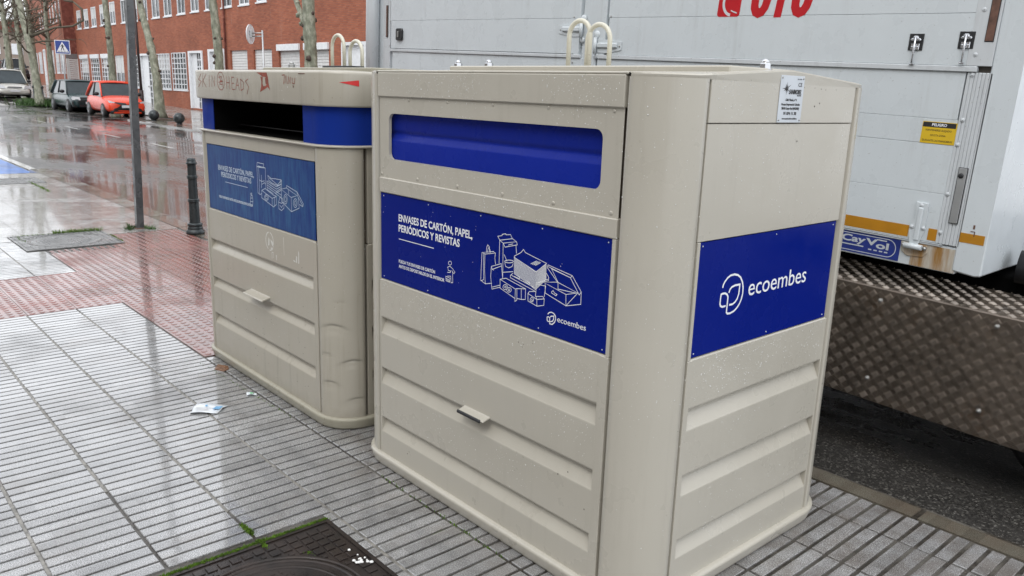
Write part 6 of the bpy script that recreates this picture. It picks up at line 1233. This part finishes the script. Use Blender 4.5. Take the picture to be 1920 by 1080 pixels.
# ------------------------------------------------------------------ cars
def car(label, loc, rot, L_, W_, H_, paint, style, group='cars parked along the far kerb'):
    root = empty('parked_car', loc, label, 'car', group, rot=(0, 0, rot)); w = W_ / 2; f = L_ / 2
    belt = .60 * H_ if style != 'mpv' else .57 * H_; zb = .17; hood = belt - .02
    if style == 'aygo': st = [(-f, .80, .45, belt - .1), (-f + .08, .90, .22, belt + .02), (-f + .5, .99, .18, belt + .06), (-.3, 1, .17, belt + .02), (.55, 1, .17, belt - .01), (f - .85, 1, .17, belt - .02), (f - .45, .99, .18, belt - .09), (f - .16, .95, .19, belt - .20), (f - .03, .86, .21, belt - .28), (f, .78, .26, belt - .34)]
    elif style == 'golf': st = [(-f, .84, .45, belt - .1), (-f + .08, .92, .24, belt), (-f + .6, .99, .19, belt + .02), (-.3, 1, .18, belt), (.5, 1, .18, belt - .01), (f - 1.0, 1, .18, belt - .03), (f - .5, .98, .18, belt - .09), (f - .16, .93, .20, belt - .17), (f - .04, .84, .24, belt - .24), (f, .78, .32, belt - .32)]
    else: st = [(-f, .84, .45, belt - .1), (-f + .08, .92, .24, belt), (-f + .6, .99, .2, belt + .02), (-.3, 1, .2, belt), (.6, 1, .2, belt - .01), (f - .9, 1, .2, belt - .06), (f - .4, .98, .2, belt - .18), (f - .12, .93, .22, belt - .32), (f - .03, .86, .26, belt - .42), (f, .80, .34, belt - .50)]
    rows = []
    for x, s, z0, z1 in st:
        h = z1 - z0; half = [(0, z0), (w * s * .80, z0), (w * s * .95, z0 + h * .14), (w * s, z0 + h * .38), (w * s * .995, z0 + h * .62), (w * s * .96, z0 + h * .84), (w * s * .86, z1), (w * s * .4, z1 + .025)]
        rows.append([Vector((x, -y, z)) for y, z in half] + [Vector((x, 0, z1 + .035))] + [Vector((x, y, z)) for y, z in half[::-1][:-1]])
    m_ = MB(); V = m_.grid(rows, 0, True, True)
    for r_ in (V[0], V[-1]): m_.bm.faces.new(r_)
    body = m_.build('body', paint, root); sub = body.modifiers.new('s', 'SUBSURF'); sub.levels = sub.render_levels = 1
    # glasshouse
    gx = [(f - (1.02 if style != 'mpv' else .72), 0), (f - (1.62 if style != 'mpv' else 1.45), 1), (-f + .75, 1), (-f + .22, 0)]
    zr = H_ - .03; wt = w * .74; wb = w * .90; m_ = MB()
    rows = [[Vector((x, s_ * (wt if t else wb), (zr if t else belt))) for s_ in (-1, 1)] for x, t in gx]
    b_ = [(gx[0][0], belt), (gx[1][0], zr), (gx[2][0], zr), (gx[3][0], belt)]
    lo = [Vector((gx[0][0], -wb, belt)), Vector((gx[3][0], -wb, belt)), Vector((gx[3][0], wb, belt)), Vector((gx[0][0], wb, belt))]; hi = [Vector((gx[1][0], -wt, zr)), Vector((gx[2][0], -wt, zr)), Vector((gx[2][0], wt, zr)), Vector((gx[1][0], wt, zr))]
    lo = [v - Vector((0, 0, .06)) for v in lo]
    for k in range(4): m_.face([lo[k], lo[(k + 1) % 4], hi[(k + 1) % 4], hi[k]])
    m_.face(hi); m_.build('windows', 'wind_glass', root)
    m_ = MB(); rows = []
    for x, dz, q in ((gx[1][0] + .06, -.035, 1.0), (gx[1][0] - .12, .012, 1.0), (0, .035, 1.0), (gx[2][0] + .1, .018, 1.0), (gx[2][0] - .14, -.03, .98)):
        rows.append([Vector((x, y * wt * q, zr + dz + z)) for y, z in ((-1.03, -.03), (-.97, .0), (-.5, .03), (0, .038), (.5, .03), (.97, 0), (1.03, -.03))])
    m_.grid(rows); roof = m_.build('roof', paint, root); so = roof.modifiers.new('t', 'SOLIDIFY'); so.thickness = .03; so.offset = 0
    for s_ in (-1, 1):
        for (xa, xb, r_) in ((gx[0][0] + .02, gx[1][0] + .02, .030), (gx[3][0], gx[2][0], .075)):
            m_ = MB(); m_.tube([(xa, s_ * wb, belt - .03), ((xa + xb) / 2, s_ * (wb + wt) / 2, (belt + zr) / 2 + .01), (xb, s_ * wt, zr)], r_, 8); m_.build('pillar', paint, root)
        xm = (gx[1][0] + gx[2][0]) / 2 - .1; m_ = MB(); m_.tube([(xm, s_ * (wb + .004), belt - .02), (xm - .03, s_ * (wt + .004), zr)], .03, 6); m_.build('pillar', 'black_plastic', root)
    # wheels
    rw = .29 if style == 'aygo' else .31
    for x in (f - .70, -f + .68):
        for s_ in (-1, 1):
            yc = s_ * (w - .085); m_ = MB(); m_.lathe([(rw * .6, -.09), (rw * .9, -.10), (rw, -.07), (rw, .07), (rw * .9, .10), (rw * .6, .09)], 24, x, yc, axis='Y', cz=rw); wh = m_.build('wheel', 'tyre', root)
            m_ = MB(); m_.lathe([(.001, s_ * .115), (rw * .2, s_ * .12), (rw * .25, s_ * .10), (rw * .58, s_ * .105), (rw * .66, s_ * .12), (rw * .66, 0)], 20, x, yc, axis='Y', cz=rw); m_.build('rim', 'hubcap', wh)
            m_ = MB(); m_.prism([(x + rw * 1.15 * math.cos(R(a)), max(.2, rw + rw * 1.15 * math.sin(R(a)))) for a in range(-20, 201, 20)], lambda a, b, d: (a, d, b), s_ * (w * .80), s_ * (w * .90)); m_.build('wheel_arch', 'black_void', root)
    # mirrors
    for s_ in (-1, 1):
        m_ = MB(); t = bmesh.new(); bmesh.ops.create_icosphere(t, subdivisions=2, radius=1); t.transform(Matrix.Translation((gx[0][0] - .22, s_ * (w + .06), belt + .07)) @ Matrix.Diagonal((.07, .12, .085, 1))); m_.add(t, smooth=True); m_.build('mirror', 'black_plastic', root)
    # front end
    FP = Plane((f, 0, 0), (0, 1, 0), (0, 0, 1), (1, 0, 0))
    def front(name, poly, mat, d, par=body, curve=.10):
        t_ = MB(); P_ = []
        for a, b in poly:
            P_.append(Vector((f + d - curve * (a / w) ** 2 * 1.6 - max(0, b - .45) * .22, a, b)))
        t_.face(P_); o = t_.build(name, mat, root, recalc=False); so = o.modifiers.new('t', 'SOLIDIFY'); so.thickness = .03; so.offset = 0; return o
    if style == 'aygo':
        front('grille', [(-.74 * w, .22), (.74 * w, .22), (.60 * w, .36), (.30 * w, .53), (-.30 * w, .53), (-.60 * w, .36)], 'black_plastic', .05)
        for s_ in (-1, 1): front('grille_bar', [(s_ * .06 * w, .52), (s_ * .22 * w, .50), (s_ * .62 * w, .60), (s_ * .60 * w, .64), (s_ * .1 * w, .60)], 'black_plastic', .065)
        for s_ in (-1, 1):
            front('headlight', [(s_ * .50 * w, .60), (s_ * .86 * w, .60), (s_ * .94 * w, .72), (s_ * .80 * w, .69)], 'lamp_glass', .055)
            front('fin', [(s_ * .72 * w, .20), (s_ * .90 * w, .20), (s_ * .64 * w, .37), (s_ * .56 * w, .40)], 'black_plastic', .052)
            m_ = MB(); m_.lathe([(.001, .03), (.045, .03), (.05, .0)], 12, f - .08, s_ * .70 * w, axis='X', cz=.30); m_.build('fog_lamp', 'lamp_glass', root)
        front('lower_lip', [(-.7 * w, .17), (.7 * w, .17), (.66 * w, .23), (-.66 * w, .23)], paint, .045)
    elif style == 'golf':
        front('grille', [(-.50 * w, .60), (.50 * w, .60), (.50 * w, .70), (-.50 * w, .70)], 'black_plastic', .04)
        front('bumper', [(-.92 * w, .25), (.92 * w, .25), (.94 * w, .52), (-.94 * w, .52)], paint, .055); front('intake', [(-.6 * w, .27), (.6 * w, .27), (.6 * w, .37), (-.6 * w, .37)], 'black_plastic', .075)
        for s_ in (-1, 1): front('headlight', [(s_ * .52 * w, .57), (s_ * .90 * w, .58), (s_ * .95 * w, .66), (s_ * .88 * w, .74), (s_ * .55 * w, .72)], 'lamp_glass', .06)
    else:
        front('bumper', [(-.95 * w, .22), (.95 * w, .22), (.97 * w, .55), (-.97 * w, .55)], 'black_plastic', .05); front('bumper_band', [(-.8 * w, .30), (.8 * w, .30), (.8 * w, .36), (-.8 * w, .36)], 'hubcap', .07)
        front('grille', [(-.45 * w, .62), (.45 * w, .62), (.4 * w, .70), (-.4 * w, .70)], 'hubcap', .05)
        for s_ in (-1, 1): front('headlight', [(s_ * .52 * w, .58), (s_ * .92 * w, .60), (s_ * .95 * w, .78), (s_ * .60 * w, .74)], 'lamp_glass', .07)
    front('number_plate', [(-.26, .40), (.26, .40), (.26, .51), (-.26, .51)], 'plate_white', .09, curve=.02)
    m_ = MB(); m_.box(-f + .3, f - .35, -w * .85, w * .85, .14, .3, .02); m_.build('underbody', 'black_void', root)
    return root
cO = car('bright orange small hatchback with black cross shaped grille parked by the brick building', (-37.0, 9.6, ROAD_Z + .09), 0.0, 3.5, 1.66, 1.48, 'car_orange', 'aygo')
cG = car('dark green hatchback parked behind the orange car', (-42.3, 9.45, ROAD_Z + .09), 0.0, 4.15, 1.74, 1.48, 'car_green', 'golf')
cS = car('silver grey family car with black bumper at the left edge', (-56.3, 8.95, ROAD_Z + .09 + rise(-54.2)), 0.0, 4.3, 1.80, 1.68, 'car_silver', 'mpv')
for (x, y, pnt, lb, h) in ((-92, 16.3, 'car_dark', 'distant dark van above the roof of the silver car', 1.95), (-101, 17.6, 'car_red', 'distant dark red car near the far end of the wing', 1.5), (-112, 19.6, 'car_dark', 'distant black car between the farthest trunks', 1.5)):
    car(lb, (x, y, rise(x) + ROAD_Z + .14), 0.0, 4.2, 1.75, h, pnt, 'golf')

# block added out of view behind the camera: it shades and colours the fronts of the containers
ob = empty('shading_block', (-10, -13.5, 0), 'pale block added out of view to shade the fronts of the containers', 'building')
OP = Plane((30, 0, 0), (-1, 0, 0), (0, 0, 1), (0, 1, 0))
ors = [(3 + k * 3.4, 4.5 + k * 3.4, z, z + 1.7) for k in range(16) for z in (1.1, 4.3, 7.4)]
wall(ob, 'shading_wall', OP, 0, 60, -.2, 10.5, ors, 'render_block')
for r_ in ors: window(ob, OP, *r_, 'half', .08)
m_ = MB(); m_.box(-29.9, 29.9, -9, -.2, -.2, 10.48); m_.build('building_core', 'dark_brick', ob)
